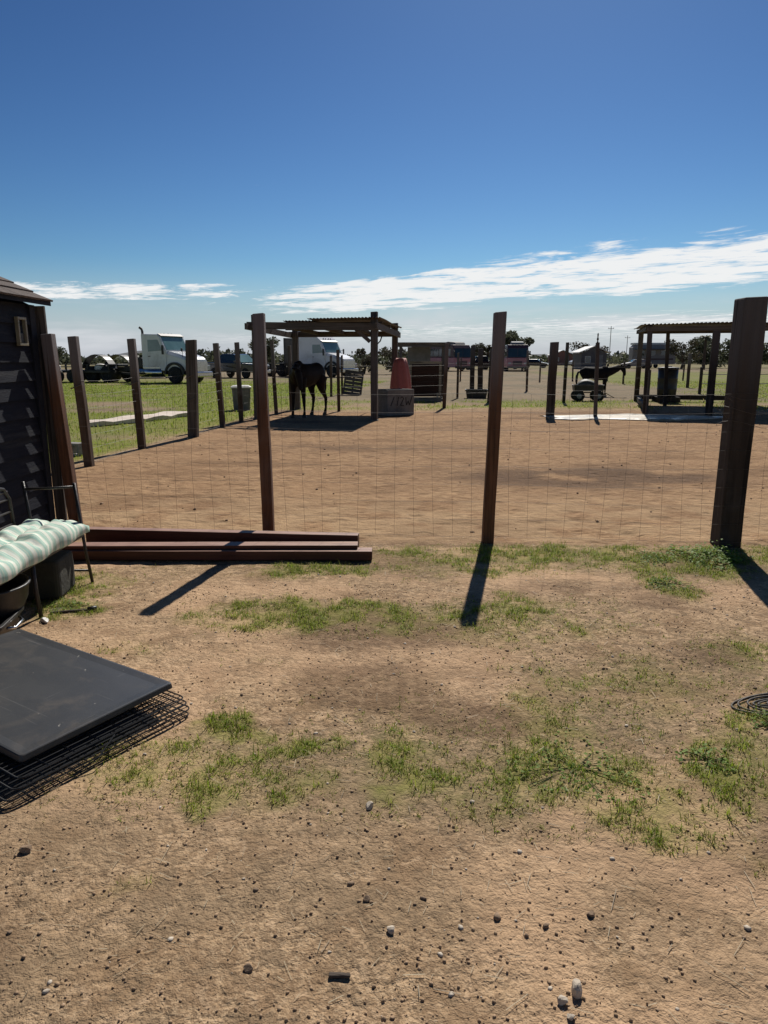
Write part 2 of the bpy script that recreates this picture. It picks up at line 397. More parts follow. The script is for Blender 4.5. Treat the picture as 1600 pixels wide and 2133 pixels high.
def grass_density(x, y):
    """0..1, how much grass grows at a spot"""
    warp = .34 * (fbm(x * 5, y * 5) - .5); warp2 = .34 * (fbm(x * 5 + 40, y * 5 + 9) - .5)
    d = np.zeros_like(x)
    for cx, cy, rx, ry, k in PATCH:
        q = np.sqrt(((x + warp - cx) / (rx * 1.5)) ** 2 + ((y + warp2 - cy) / (ry * 1.5)) ** 2)
        d = np.maximum(d, k * (1 - sstep(.45, 1.15, q)))
    n = fbm(x * 9, y * 9, 3)
    d = d * (.5 + 1.1 * sstep(.35, .65, n))
    d = np.maximum(d, .035 * sstep(.5, .7, fbm(x * 1.7 + 4, y * 1.7)) * (y < 5.6) * (y > 2.0))
    # beyond the pen
    pen = pen_mask(x, y)
    far = np.zeros_like(x)
    lf = sstep(0, .4, (-4.45 + (y - 10) * .125) - x)
    far = np.maximum(far, lf * sstep(6, 9, y) * (1 - sstep(46, 60, y)) * sstep(.30, .50, fbm(x * .22 + 3, y * .33 + 7)) * .95)
    far = np.maximum(far, lf * sstep(13, 15, y) * (1 - sstep(19, 21.5, y)) * .85)
    far = np.maximum(far, lf * sstep(29, 31, y) * (1 - sstep(36, 40, y)) * .8)
    far = np.maximum(far, sstep(20.8, 22, y) * (1 - sstep(25.0, 27, y)) * (x > -4) * (x < 14) * sstep(.30, .56, fbm(x * .45, y * .5 + 2)) * .8)
    far = np.maximum(far, sstep(11, 14, x - .05 * y) * sstep(24, 30, y) * (1 - sstep(70, 95, y)) * sstep(.25, .5, fbm(x * .1 + 9, y * .14)) * .75)
    far = np.maximum(far, sstep(95, 120, y) * .25)
    d = np.where(y > 6, far * (1 - pen), d * (1 - .93 * pen))
    return np.clip(d, 0, 1)
def litter(x, y):
    """thatch of dead grass lying between the tufts"""
    w = .5 * (fbm(x * 1.6 + 12, y * 1.6 + 5) - .5); q = y + w; p = x + w
    a = sstep(-1.35, -.9, p) * sstep(1.95, 2.2, q + .10 * p) * (1 - sstep(2.6, 2.95, q - .06 * p))
    b_ = sstep(.3, .9, p) * sstep(2.3, 2.8, q) * (1 - sstep(3.3, 3.8, q)) * .85
    c_ = sstep(-1.0, -.4, p) * sstep(4.6, 4.95, q) * (1 - sstep(5.45, 5.65, y + .035 * x)) * .8
    d_ = sstep(-1.1, -.7, p) * (1 - sstep(1.3, 1.7, p)) * sstep(3.7, 3.9, q) * (1 - sstep(4.15, 4.4, q)) * .7
    return np.clip(np.maximum(np.maximum(a, b_), np.maximum(c_, d_)), 0, 1) * (.4 + .6 * sstep(.35, .6, fbm(x * 4, y * 4)))
def height(x, y):
    near = 1 - sstep(60, 200, np.abs(y) + np.abs(x))
    pen = pen_mask(x, y)
    z = .020 * (fbm(x * 1.1, y * 1.1, 3) - .5) + .012 * (fbm(x * 5, y * 5, 3) - .5) + .008 * (fbm(x * 17, y * 17, 2) - .5)
    z = z + pen * (.03 * (fbm(x * 2.4 + 5, y * 4.2, 4) - .5) + .012 * (fbm(x * 12, y * 16, 3) - .5))
    z = z + .16 * np.exp(-((y - 21.2 - .03 * x) / .5) ** 2) * sstep(1.5, 3, x) * (1 - sstep(7, 9, x)) * .5
    return z * near
def graded(lo, hi, step, a, b, g):
    mid = list(np.arange(a, b + step / 2, step)); up = []; dn = []
    s = step; q = mid[-1]
    while q < hi: s *= g; q += s; up.append(q)
    s = step; q = mid[0]
    while q > lo: s *= g; q -= s; dn.append(q)
    return np.array(dn[::-1] + mid + up)
xs = graded(-6000, 6000, .026, -3.4, 3.6, 1.055); ys = graded(-60, 6000, .026, 1.0, 6.6, 1.032)
GX, GY = np.meshgrid(xs, ys); GZ = height(GX, GY)
def grid_mesh(name, X, Y, Z):
    h, w = X.shape
    co = np.stack([X, Y, Z], -1).reshape(-1, 3).astype(np.float32)
    i = np.arange(h * w).reshape(h, w)
    f = np.stack([i[:-1, :-1], i[:-1, 1:], i[1:, 1:], i[1:, :-1]], -1).reshape(-1, 4)
    me = bpy.data.meshes.new(name)
    me.vertices.add(len(co)); me.vertices.foreach_set('co', co.ravel())
    me.loops.add(f.size); me.loops.foreach_set('vertex_index', f.ravel().astype(np.int32))
    me.polygons.add(len(f)); me.polygons.foreach_set('loop_start', np.arange(0, f.size, 4, dtype=np.int32))
    me.update(); me.validate()
    me.polygons.foreach_set('use_smooth', np.ones(len(f), dtype=bool))
    return me
gme = grid_mesh('ground', GX, GY, GZ)
def attr(me, name, a):
    at = me.attributes.new(name, 'FLOAT', 'POINT'); at.data.foreach_set('value', a.ravel().astype(np.float32))
attr(gme, 'pen', pen_mask(GX, GY)); attr(gme, 'green', grass_density(GX, GY))
damp = 2.4 * np.exp(-(((GX - 2.7) / 1.5) ** 2 + ((GY - 9.1) / .75) ** 2)) * sstep(.25, .6, fbm(GX * 1.3, GY * 2)) \
     + .8 * np.exp(-(((GX + .3) / 1.6) ** 2 + ((GY - 12.2) / .7) ** 2)) * sstep(.35, .6, fbm(GX * 1.3, GY * 2)) \
     + .7 * sstep(.55, .7, fbm(GX * .8 + 30, GY * 1.3)) * (GY < 5.5) + .6 * sstep(.5, .7, fbm(GX * .5 + 3, GY * 1.2)) * sstep(14, 17, GY) * (GY < 22)
attr(gme, 'damp', np.clip(damp, 0, 1))
attr(gme, 'worn', np.clip(sstep(.5, .68, fbm(GX * .9 + 60, GY * 1.5 + 11)) * (GY < 5.6) + .9 * np.exp(-((GY - 4.55 - .1 * np.sin(GX * 2)) / .28) ** 2) * sstep(-2.2, -1.2, GX) + .8 * np.exp(-((GY - 3.35 + .08 * GX) / .33) ** 2) * (1 - sstep(.4, 1.1, GX)) + .9 * sstep(5.6, 5.9, GY) * (1 - sstep(6.6, 8.6, GY)), 0, 1) * sstep(.30, .58, fbm(GX * 3.1, GY * 3.1)))
attr(gme, 'litter', litter(GX, GY))
attr(gme, 'dull', (1 - sstep(1.9, 2.5, GY + .5 * (fbm(GX * 1.3, GY * 1.3) - .5))) * (.35 + .65 * sstep(.36, .6, fbm(GX * 1.9 + 21, GY * 2.3 + 2))))
ground = bpy.data.objects.new('ground', gme); col.objects.link(ground); structure(ground)
m, t, b = base_mat('soil'); gme.materials.append(m)
tcg = t.add('ShaderNodeTexCoord').outputs['Object']
A = {k: t.add('ShaderNodeAttribute', attribute_name=k).outputs['Fac'] for k in ('pen', 'green', 'damp', 'worn', 'litter', 'dull')}
grain = t.noise(tcg, 95, 2, .7, .2); clump = t.noise(tcg, 21, 3, .65, .3); broad = t.noise(tcg, 1.6, 3, .6, .4); huge = t.noise(tcg, .22, 4, .6, .4)
c = t.mix(t.ramp(clump, (.40, .60, 0, 1)), (.50, .35, .222), (.29, .195, .122))
c = t.mix(t.ramp(grain, (.46, .62, 0, .65)), c, (.62, .47, .325))
c = t.mix(t.ramp(broad, (.4, .7, 0, .5)), c, (.34, .235, .145))
speck = t.noise(tcg, 46, 3, .75, .35)
c = t.mix(t.ramp(speck, (.54, .61, 0, .8)), c, (.15, .10, .064))
mott = t.noise(tcg, 4.2, 4, .66, .5)
c = t.mix(t.ramp(mott, (.47, .62, 0, .72)), c, (.25, .162, .098))
mid = t.noise(tcg, 13, 4, .68, .6)
c = t.mix(t.ramp(mid, (.52, .62, 0, .6)), c, (.205, .15, .10))
c = t.mix(t.ramp(mid, (.45, .34, 0, .65)), c, (.60, .435, .295))
c = t.mix(t.math('MULTIPLY', A['litter'], t.ramp(clump, (.3, .65, .35, .9))), c, t.mix(t.ramp(speck, (.4, .6, 0, 1)), (.30, .225, .145), (.155, .125, .078)))
c = t.mix(t.math('MULTIPLY', A['worn'], .6), c, (.62, .42, .275))
c = t.mix(t.math('MULTIPLY', A['dull'], t.ramp(clump, (.3, .65, .5, .85))), c, (.26, .19, .125))
# churned, reddish riding dirt in the pen: streaked across
vo = t.add('ShaderNodeTexVoronoi', feature='SMOOTH_F1'); t.link(t.scale(tcg, (1, 1.15, 1)), vo.inputs['Vector']); vo.inputs['Scale'].default_value = 4.2; vo.inputs['Randomness'].default_value = 1.0
hoof_p = t.ramp(vo.outputs['Distance'], (.12, .38, 0, 1))
stv = t.scale(tcg, (2.2, 7.0, 1)); streak = t.noise(stv, 3.2, 5, .68, .6)
pc = t.mix(t.ramp(streak, (.40, .60, 0, 1)), (.52, .36, .222), (.275, .178, .108))
pc = t.mix(t.ramp(broad, (.35, .7, 0, .55)), pc, (.39, .255, .155))
pc = t.mix(t.math('MULTIPLY', t.math('SUBTRACT', 1.0, hoof_p), t.ramp(mott, (.42, .6, 0, .6))), pc, (.20, .125, .075))
wide = t.noise(t.scale(tcg, (.55, 1.3, 1)), 1.0, 4, .62, .5)
pc = t.mix(t.ramp(wide, (.46, .64, 0, .6)), pc, (.22, .138, .082))
pc = t.mix(1.0, pc, (.95, .90, .85), 'MULTIPLY')
pc = t.mix(t.math('MULTIPLY', A['worn'], .45), pc, (.55, .40, .25))
c = t.mix(A['pen'], c, pc)
c = t.mix(t.math('MULTIPLY', A['damp'], t.ramp(clump, (.3, .65, .65, .95))), c, (.135, .085, .055))
# far fields: dry thatch
far = t.add('ShaderNodeSeparateXYZ'); t.link(tcg, far.inputs[0])
farm = t.math('MULTIPLY', t.ramp(far.outputs[1], (21, 27, 0, 1)), t.math('SUBTRACT', 1.0, A['pen'], clamp=True))
farm = t.math('MAXIMUM', farm, t.ramp(far.outputs[0], (-4.6, -5.6, 0, .8)))
fc = t.mix(t.ramp(huge, (.35, .65, 0, 1)), (.29, .225, .155), (.20, .17, .115))
fc = t.mix(t.ramp(t.noise(t.scale(tcg, (.4, 1, 1)), 2.5, 6, .7, .3), (.35, .7, 0, .5)), fc, (.15, .115, .075))
c = t.mix(farm, c, fc)
c = t.mix(1.0, c, (.96, .925, .85), 'MULTIPLY')
gm = t.math('MULTIPLY', A['green'], t.ramp(t.noise(tcg, 6, 5, .7), (.25, .6, .55, 1)), clamp=True)
gfar = t.math('MULTIPLY', gm, t.ramp(far.outputs[1], (6, 12, .5, .92)))
c = t.mix(gfar, c, t.mix(t.ramp(huge, (.3, .7, 0, 1)), (.145, .205, .010), (.175, .20, .02)))
t.link(c, b.inputs['Base Color']); b.inputs['Roughness'].default_value = .95; b.inputs['Specular IOR Level'].default_value = .12
bp = t.add('ShaderNodeBump'); bp.inputs['Strength'].default_value = .72; bp.inputs['Distance'].default_value = .024
hh = t.math('ADD', t.math('MULTIPLY', clump, 1.0), t.math('MULTIPLY', grain, .35))
hh = t.math('ADD', hh, t.math('MULTIPLY', t.math('ADD', t.math('MULTIPLY', streak, 1.5), t.math('MULTIPLY', hoof_p, 1.1)), A['pen']))
hh = t.math('ADD', hh, t.math('MULTIPLY', speck, .5))
t.link(hh, bp.inputs['Height']); t.link(bp.outputs[0], b.inputs['Normal'])

# ------------------------------------------------------------------ blades, stones and litter (nobody could count these)
def blades_mesh(name, P, L, W, tone, lean=.6):
    """bent blades of three segments standing at points P"""
    n = len(P); a = rng.uniform(0, 2 * math.pi, n); bend = rng.uniform(.15, 1.0, n) * lean
    dx, dy = np.cos(a), np.sin(a); sx, sy = -dy, dx
    V = np.zeros((n, 5, 3)); w = W / 2
    for k, (tt, ww) in enumerate(((0, 1.0), (.55, .75))):
        off = L * tt; h = off * np.cos(bend * tt); r = off * np.sin(bend * tt)
        for j, sg in enumerate((-1, 1)):
            V[:, k * 2 + j, 0] = P[:, 0] + dx * r + sg * sx * w * ww
            V[:, k * 2 + j, 1] = P[:, 1] + dy * r + sg * sy * w * ww
            V[:, k * 2 + j, 2] = P[:, 2] + h
    h = L * np.cos(bend); r = L * np.sin(bend)
    V[:, 4, 0] = P[:, 0] + dx * r; V[:, 4, 1] = P[:, 1] + dy * r; V[:, 4, 2] = P[:, 2] + h
    base = np.arange(n)[:, None] * 5
    tri = np.concatenate([base + np.array([0, 1, 3]), base + np.array([0, 3, 2]), base + np.array([2, 3, 4])], 1).reshape(-1, 3)
    return tri_mesh(name, V.reshape(-1, 3), tri, np.repeat(tone, 5))
def tri_mesh(name, V, T, tone=None):
    me = bpy.data.meshes.new(name)
    me.vertices.add(len(V)); me.vertices.foreach_set('co', V.astype(np.float32).ravel())
    me.loops.add(T.size); me.loops.foreach_set('vertex_index', T.astype(np.int32).ravel())
    me.polygons.add(len(T)); me.polygons.foreach_set('loop_start', np.arange(0, T.size, T.shape[1], dtype=np.int32))
    me.update()
    if tone is not None: attr(me, 'tone', tone)
    return me
def put(me, name, mat, parent=None):
    o = bpy.data.objects.new(name, me); col.objects.link(o); me.materials.append(MATS[mat])
    if parent is not None: o.parent = parent
    return o
def scatter(n, x0, x1, y0, y1, dens):
    x = rng.uniform(x0, x1, n); y = rng.uniform(y0, y1, n)
    k = rng.random(n) < dens(x, y); return x[k], y[k]

# short grass close to the camera, growing in tufts
def near_density(x, y): return np.clip(np.maximum(np.minimum(grass_density(x, y), .8), .46 * litter(x, y) * (1 - pen_mask(x, y))), 0, 1) * sstep(.28, .62, fbm(x * 14, y * 14, 3))
x, y = scatter(420000, -4, 4.5, 1.2, 5.75, lambda x, y: near_density(x, y) * .55)
gt = grass_density(x, y); nb_ = rng.integers(3, 11, len(x)); idx = np.repeat(np.arange(len(x)), nb_); n = len(idx)
alive = rng.random(len(x)) < np.clip(.30 + 1.0 * gt, 0, .92)
tr_ = rng.uniform(.006, .026, len(x))[idx]; aa = rng.uniform(0, 2 * math.pi, n); q_ = tr_ * np.sqrt(rng.random(n))
X = x[idx] + q_ * np.cos(aa); Y = y[idx] + q_ * np.sin(aa)
P = np.stack([X, Y, height(X, Y) - .003], 1); gd = gt[idx]
dead = ~alive[idx] | (rng.random(n) < .22)
base_t = rng.uniform(.28, 1.0, len(x))[idx]
tone = np.where(dead, rng.uniform(0, .2, n), np.clip(base_t + rng.normal(0, .12, n), .35, 1))
L = rng.gamma(4, .0052, n) * (.7 + .7 * gd) * np.where(dead, .75, 1); W = rng.uniform(.0016, .0042, n)
me = blades_mesh('short_grass', P, L, W, tone, 1.75)
o = stuff(put(me, 'short_grass', 'grass')); tag(o, 'short patchy green grass and dead blades growing in the bare dirt', 'grass')
# fields beyond the fences: broader blades
x, y = scatter(260000, -22, 24, 6, 48, lambda x, y: grass_density(x, y) * .9 * np.clip(30 / (y + 6), .35, 1))
k = x > -60; x = x[k]; y = y[k]; n = len(x)
P = np.stack([x, y, height(x, y) - .01], 1)
me = blades_mesh('field_grass', P, rng.gamma(5, .013, n), rng.uniform(.006, .014, n) * (1 + y / 25), np.where(rng.random(n) < .12, .15, rng.uniform(.5, 1, n)), 1.3)
o = stuff(put(me, 'field_grass', 'grass')); tag(o, 'green field grass growing outside the dirt pen', 'grass')
# straw and dead stalks lying flat
n = 4200; x = rng.uniform(-4, 4.5, n); y = 1.1 + 5.0 * rng.random(n) ** 1.3
P = np.stack([x, y, height(x, y) + .003], 1)
V = np.zeros((n, 4, 3)); a = rng.uniform(0, math.pi, n); L = rng.gamma(2.0, .007, n); w = rng.uniform(.0005, .0011, n); tilt = rng.uniform(-.05, .2, n)
dx = np.cos(a) * L; dy = np.sin(a) * L
for j, (sl, sw) in enumerate(((-1, -1), (1, -1), (1, 1), (-1, 1))):
    V[:, j, 0] = P[:, 0] + sl * dx - sw * np.sin(a) * w; V[:, j, 1] = P[:, 1] + sl * dy + sw * np.cos(a) * w
    V[:, j, 2] = P[:, 2] + (sl + 1) * .5 * L * tilt + .002
me = tri_mesh('straw', V.reshape(-1, 3), np.arange(n * 4).reshape(n, 4), np.repeat(rng.random(n), 4))
o = stuff(put(me, 'straw', 'straw')); tag(o, 'loose straw and dry stalks strewn over the dirt', 'straw')
# pebbles and crumbs of soil
def ico(sub):
    bm = bmesh.new(); bmesh.ops.create_icosphere(bm, subdivisions=sub, radius=1)
    v = np.array([q.co[:] for q in bm.verts]); f = np.array([[q.index for q in p.verts] for p in bm.faces]); bm.free(); return v, f
I1, F1 = ico(1); I3, F3 = ico(3)
def stones(name, n, x0, x1, y0, y1, size, mat, label, cat, pw=1.4, flat=.55):
    x = rng.uniform(x0, x1, n); y = y0 + (y1 - y0) * rng.random(n) ** pw
    k = (grass_density(x, y) < .75) & (rng.random(n) < .42 + .58 * sstep(.42, .66, fbm(x * 2.3 + 7, y * 2.3 + 1, 4))); x = x[k]; y = y[k]; n = len(x)
    r = size * rng.gamma(2.0, .5, n); r = np.clip(r, size * .3, size * 2.1)
    sc = np.stack([r * rng.uniform(.75, 1.35, n), r * rng.uniform(.75, 1.25, n), r * rng.uniform(flat * .7, flat * 1.3, n)], 1)
    a = rng.uniform(0, 2 * math.pi, n); ca, sa = np.cos(a)[:, None], np.sin(a)[:, None]
    V = I1[None] * (1 + .62 * (rng.random((n, len(I1), 1)) - .5)) * sc[:, None, :]
    X = V[..., 0] * ca - V[..., 1] * sa; Y = V[..., 0] * sa + V[..., 1] * ca
    V = np.stack([X + x[:, None], Y + y[:, None], V[..., 2] + (height(x, y) + sc[:, 2] * .45)[:, None]], -1)
    T = (np.arange(n) * len(I1))[:, None, None] + F1[None]
    me = tri_mesh(name, V.reshape(-1, 3), T.reshape(-1, 3)); o = stuff(put(me, name, mat)); tag(o, label, cat)
    return o
stones('pebbles', 1500, -4, 4.5, 1.15, 5.5, .0042, 'pale_stone', 'small pale pebbles scattered over the bare dirt in front', 'pebbles', 1.9)
stones('soil_clods', 750, -4, 4.5, 1.15, 5.6, .0046, 'clod', 'small dark crumbs of soil scattered over the bare dirt', 'soil', 1.5, .62)
stones('pen_clods', 900, -4, 10, 5.9, 19.5, .0085, 'soil_crumb', 'clods of churned dirt inside the pen', 'soil', 1.0, .7)
stones('soil_crumbs', 30000, -3.0, 3.0, 1.1, 4.6, .0024, 'soil_crumb', 'fine tan crumbs of soil covering the bare ground', 'soil', 1.7, .8)

# ================================================================== near fence
def wire_span(mb, p0, p1, h0, h1, nh, step, r, sag=.02):
    """welded wire between two posts: level strands and upright stays"""
    p0 = Vector(p0); p1 = Vector(p1); d = p1 - p0; n = max(2, int(d.length / step))
    def at(t, z): return p0 + d * t + Vector((.012 * math.sin(t * 9 + z * 7), .018 * math.sin(t * 5 + z * 4), z - sag * math.sin(math.pi * t) * z))
    for i in range(nh):
        z = h0 + (h1 - h0) * i / (nh - 1)
        mb.tube([at(k / 6, z) for k in range(7)], r, 3, False)
    for k in range(1, n):
        t = k / n
        mb.tube([at(t, h0), at(t, (h0 + h1) / 2), at(t, h1)], r, 3, False)
def post_part(parent, base, top, w, d, mat, name='post', seg=5, jit=.004, rot=0.0):
    """a post as its own mesh, standing in its own axes so that the grain follows it"""
    base = Vector(base); top = Vector(top); v = top - base
    mb = MB(); rings = []
    for i in range(seg + 1):
        t = i / seg; q = v * t
        jx, jy = (random.uniform(-jit, jit), random.uniform(-jit, jit)) if 0 < i else (0, 0)
        kk = 1 + random.uniform(-.02, .02)
        rings.append([(q.x + jx + sx * w / 2 * kk, q.y + jy + sy * d / 2 * kk, q.z + (.004 * sx if i == seg else 0)) for sx, sy in ((-1, -1), (1, -1), (1, 1), (-1, 1))])
    mb.loft(rings)
    o = mb.build(name, mat, parent, bevel=min(w, d) * .07)
    o.location = base - (parent.location if parent else Vector()); o.rotation_euler = (0, 0, rot)
    return o
fence = thing('wire_fence', 'nearest fence, brown square posts strung with thin wire mesh across the picture', 'fence', (0, 5.8, 0), group=None)
FP = [((-2.70, 6.09, -.1), (-2.80, 6.09, 1.70), .09, 'cedar'), ((-.99, 5.93, -.1), (-1.01, 5.93, 1.855), .092, 'cedar'),
      ((.862, 5.74, -.1), (.905, 5.74, 1.855), .092, 'cedar'), ((2.80, 5.64, -.1), (2.805, 5.64, 1.955), .18, 'dark_tie')]
for bq, tq, w, mt in FP: post_part(fence, bq, tq, w, w, mt, jit=.003 if w < .2 else .008)
pts = [(-2.70, 6.04), (-.99, 5.88), (.865, 5.69), (2.83, 5.52), (4.9, 5.40)]
for a, b2 in zip(pts, pts[1:]):
    mb = MB(); wire_span(mb, (a[0], a[1] - 5.8, 0), (b2[0], b2[1] - 5.8, 0), .06, 1.24, 9, .15, .0009)
    mb.build('wire_mesh', 'galv_wire', fence, fix=False)
mb = MB()
for k in range(3):
    z = 1.0 + .11 * k; mb.tube([(2.83 + .19 * math.cos(q), -.16 + .16 * math.sin(q), z + .03 * math.sin(2 * q + k)) for q in np.linspace(2.2, 5.6, 9)], .0016, 4, False)
mb.tube([(2.64, -.3, 1.05), (2.58, -.33, 1.12), (2.60, -.34, 1.22), (2.67, -.31, 1.18)], .0015, 4, False)
mb.build('wire_tie', 'galv_wire', fence, fix=False)
# grey board standing against the shed corner
gb = MB().beam((0, 0, 0), (-.02, 0, 1.93), .09, .03, 4, .003, up=(0, 1, 0)).build('corner_board', 'grey_post', None, bevel=.003)
gb.location = (-2.868, 6.17, 0); tag(gb, 'weathered grey board standing upright between the dark shed and brown fence post', 'board')

# ================================================================== shed
shed = thing('shed', 'dark navy shed with lap siding and brown shingle roof at the left edge', 'shed', (-2.895, 6.08, 0))
SL, SW, SE = 3.4, 2.3, 1.93     # length towards the camera, width, eave height
MB().box(-SW, -.035, -SL, -.02, 0, SE).build('wall_core', 'navy_trim', shed)
nb = 13; bh = SE / nb
for i in range(nb):
    mb = MB(); z0 = i * bh - .012; z1 = (i + 1) * bh
    segs = 6
    for sgn in (0,):
        ringA = []; 
        pr_ = [(-.030, z1), (-.022, z1), (.004, z0), (-.014, z0)]
        rings = []
        for k in range(segs + 1):
            yy = -.09 - (SL - .09) * k / segs; w = .004 * math.sin(k * 2.1 + i * 1.7)
            rings.append([(x + (w if z < z1 - .01 else 0), yy, z + w * .6) for x, z in pr_])
        mb.loft(rings)
    mb.build('siding_board', 'navy_siding', shed)
MB().box(-.035, .012, -.088, .004, 0, SE).build('corner_trim', 'navy_trim', shed, bevel=.004)
MB().box(-SW, -.04, -.02, .0, 0, SE).build('end_wall', 'navy_trim', shed)
# gable end above the wall
MB().loft([[(-SW, y, SE), (-.02, y, SE), (-SW / 2, y, SE + .56)] for y in (-.03, 0)]).build('gable', 'navy_trim', shed)
# roof: decking and rows of shingles
sl = math.atan2(.60, SW / 2 + .10)
roof = MB()
for sg in (1, -1):
    e = (-SW / 2 + sg * (SW / 2 + .10), SE + .0); r_ = (-SW / 2, SE + .60)
    roof.loft([[(e[0], y, e[1]), (e[0], y, e[1] + .035), (r_[0], y, r_[1] + .035), (r_[0], y, r_[1])] for y in (.11, -SL - .1)])
roof.build('roof', 'navy_trim', shed)
rows = 8; rl = (SW / 2 + .10) / math.cos(sl)
for sg in (1,):
    for i in range(rows):
        yq = .125; k = 0
        while yq > -SL - .1:
            wdt = random.uniform(.24, .32); mb = MB()
            a0 = i * rl / rows - .012; a1 = (i + 1) * rl / rows + .03
            lift = .012 + random.uniform(0, .004)
            def pt(a, h, y): return (-SW / 2 + SW / 2 + .10 - a * math.cos(sl) - h * -math.sin(sl), y, SE + .036 + a * math.sin(sl) + h * math.cos(sl))
            y0, y1 = yq, yq - wdt + .006; j = random.uniform(-.008, .008)
            mb.loft([[pt(a0 + j, .003, y0), pt(a0 + j, .003 + lift, y0), pt(a1, .003, y0)], [pt(a0 + j, .003, y1), pt(a0 + j, .003 + lift, y1), pt(a1, .003, y1)]])
            mb.build('shingle', 'shingle', shed); yq -= wdt
# small pale box frame under the eave
bx = MB(); fx = .004
for (y0, y1, z0, z1) in ((-.34, -.20, 1.60, 1.622), (-.34, -.20, 1.80, 1.822), (-.34, -.318, 1.622, 1.80), (-.222, -.20, 1.622, 1.80)): bx.box(fx, fx + .03, y0, y1, z0, z1)
bx.build('outlet_frame', 'bone_plastic', shed, bevel=.003)
MB().box(fx, fx + .012, -.315, -.225, 1.625, 1.70).build('outlet_cover', 'black_plastic', shed, bevel=.003)

# ================================================================== bench by the shed
bench = thing('bench', 'black metal frame bench with a striped cushion beside the shed', 'bench', (-2.25, 4.0, 0))
def bt(name, pts, r=.011, n=8): return MB().tube(pts, r, n).build(name, 'black_metal', bench, smooth=True)
for ye in (.66, -.85):
    bt('leg', [(.25, ye, 0), (.22, ye, .25), (.185, ye, .69)]); bt('leg', [(-.12, ye, 0), (-.125, ye, .4), (-.155, ye, .70)])
    bt('armrest', [(.19, ye, .665), (.02, ye, .655), (-.15, ye, .65)], .009); bt('stretcher', [(.245, ye, .085), (-.12, ye, .085)], .008)
bt('leg', [(.20, -.02, .36), (.205, -.02, .16), (.22, -.02, 0)], .013)
bt('seat_rail', [(.215, .66, .335), (.215, -.85, .335)]); bt('seat_rail', [(-.125, .66, .335), (-.125, -.85, .335)])
for k in range(9): bt('seat_slat', [(.215, .58 - k * .17, .335), (-.125, .58 - k * .17, .335)], .006, 6)
bt('back_frame', [(-.135, .46, .36), (-.155, .47, .62), (-.16, .42, .69), (-.165, .32, .715), (-.165, -.58, .715), (-.16, -.68, .69), (-.155, -.73, .62), (-.135, -.72, .36)], .012)
for z in (.46, .54, .62, .67): bt('back_slat', [(-.138 - (z - .4) * .08, .46, z), (-.138 - (z - .4) * .08, -.72, z)], .007, 6)
for y in (.2, -.1, -.4): bt('back_post', [(-.137, y, .36), (-.164, y, .71)], .007, 6)
# tufted cushion
cx_, cy_ = 34, 96; vs = []; W2, L2 = .19, .76
def cush(u, v):          # u,v in -1..1 -> thickness
    e = (1 - abs(u) ** 5) ** .5 * (1 - abs(v) ** 9) ** .5
    tu = (u * 1.0 + 1) * 1.0; tv = (v + 1) * 2.6
    tuft = abs(math.sin(math.pi * tu)) ** .6 * (.35 + .65 * abs(math.sin(math.pi * (tv + .18 * math.sin(u * 3)))) ** .6)
    return e * (.028 + .052 * tuft + .010 * math.sin(u * 7 + v * 17) * math.sin(v * 23 - u * 4) + .005 * math.sin(v * 61 + u * 5) * (1 - tuft))
mb = MB(); top = []; bot = []
for j in range(cy_ + 1):
    v = -1 + 2 * j / cy_; rt = []; rb = []
    for i in range(cx_ + 1):
        u = -1 + 2 * i / cx_; th = cush(u, v); sagx = .02 * math.sin(v * 9) * u
        px_, py_ = u * W2 + .055 + .012 * math.sin(v * 13), v * L2 + .01 * math.sin(u * 6)
        rt.append((px_, py_, .40 + th + .012 * math.sin(v * 4))); rb.append((px_, py_, .372 - .025 * (1 - abs(u) ** 5) ** .5 * (1 - abs(v) ** 9) ** .5 - max(0, u) * .02))
    top.append(mb.ring(rt)); bot.append(mb.ring(rb))
for a, b2 in zip(top, top[1:]):
    for i in range(cx_): mb.f.append((a[i], a[i + 1], b2[i + 1], b2[i]))
for a, b2 in zip(bot, bot[1:]):
    for i in range(cx_): mb.f.append((a[i], b2[i], b2[i + 1], a[i + 1]))
for j in range(cy_):
    mb.f.append((top[j][0], top[j + 1][0], bot[j + 1][0], bot[j][0])); mb.f.append((top[j][cx_], bot[j][cx_], bot[j + 1][cx_], top[j + 1][cx_]))
for i in range(cx_):
    mb.f.append((top[0][i], bot[0][i], bot[0][i + 1], top[0][i + 1])); mb.f.append((top[cy_][i], top[cy_][i + 1], bot[cy_][i + 1], bot[cy_][i]))
cu = mb.build('seat_cushion', 'cushion', None, smooth=True)
cu.location = (-2.25, 3.93, 0); tag(cu, 'tufted cushion striped in cream and sea green lying on the bench', 'cushion')
# sack, tub and bin stowed under the bench
def rrect(hx, hy, r, n=5):
    out = []
    for cx0, cy0, a0 in ((hx - r, hy - r, 0), (-hx + r, hy - r, 90), (-hx + r, -hy + r, 180), (hx - r, -hy + r, 270)):
        for k in range(n + 1):
            a = R(a0 + 90 * k / n); out.append((cx0 + r * math.cos(a), cy0 + r * math.sin(a)))
    return out
mb = MB(); mb.loft([[(x * q, y * q, z) for x, y in rrect(.13, .15, .03, 3)] for z, q in ((.0, .94), (.02, 1.0), (.14, 1.02), (.235, .99), (.25, .95))])
sk = mb.build('storage_box', 'khaki', None, bevel=.008); sk.location = (-2.19, 4.42, .005); sk.rotation_euler = (0, 0, R(5))
tag(sk, 'dull khaki fabric box tucked under the far end of the bench', 'box')
mb = MB().lathe([(.06, .02), (.12, .03), (.19, .08), (.225, .16), (.235, .235), (.245, .24), (.245, .25), (.225, .25), (.215, .17), (.1, .06), (.02, .05)], 28)
tub = mb.build('kettle_bowl', 'black_plastic', None, smooth=True); tub.location = (-2.24, 3.78, .02); tag(tub, 'round black metal bowl under the near half of the bench', 'bowl')
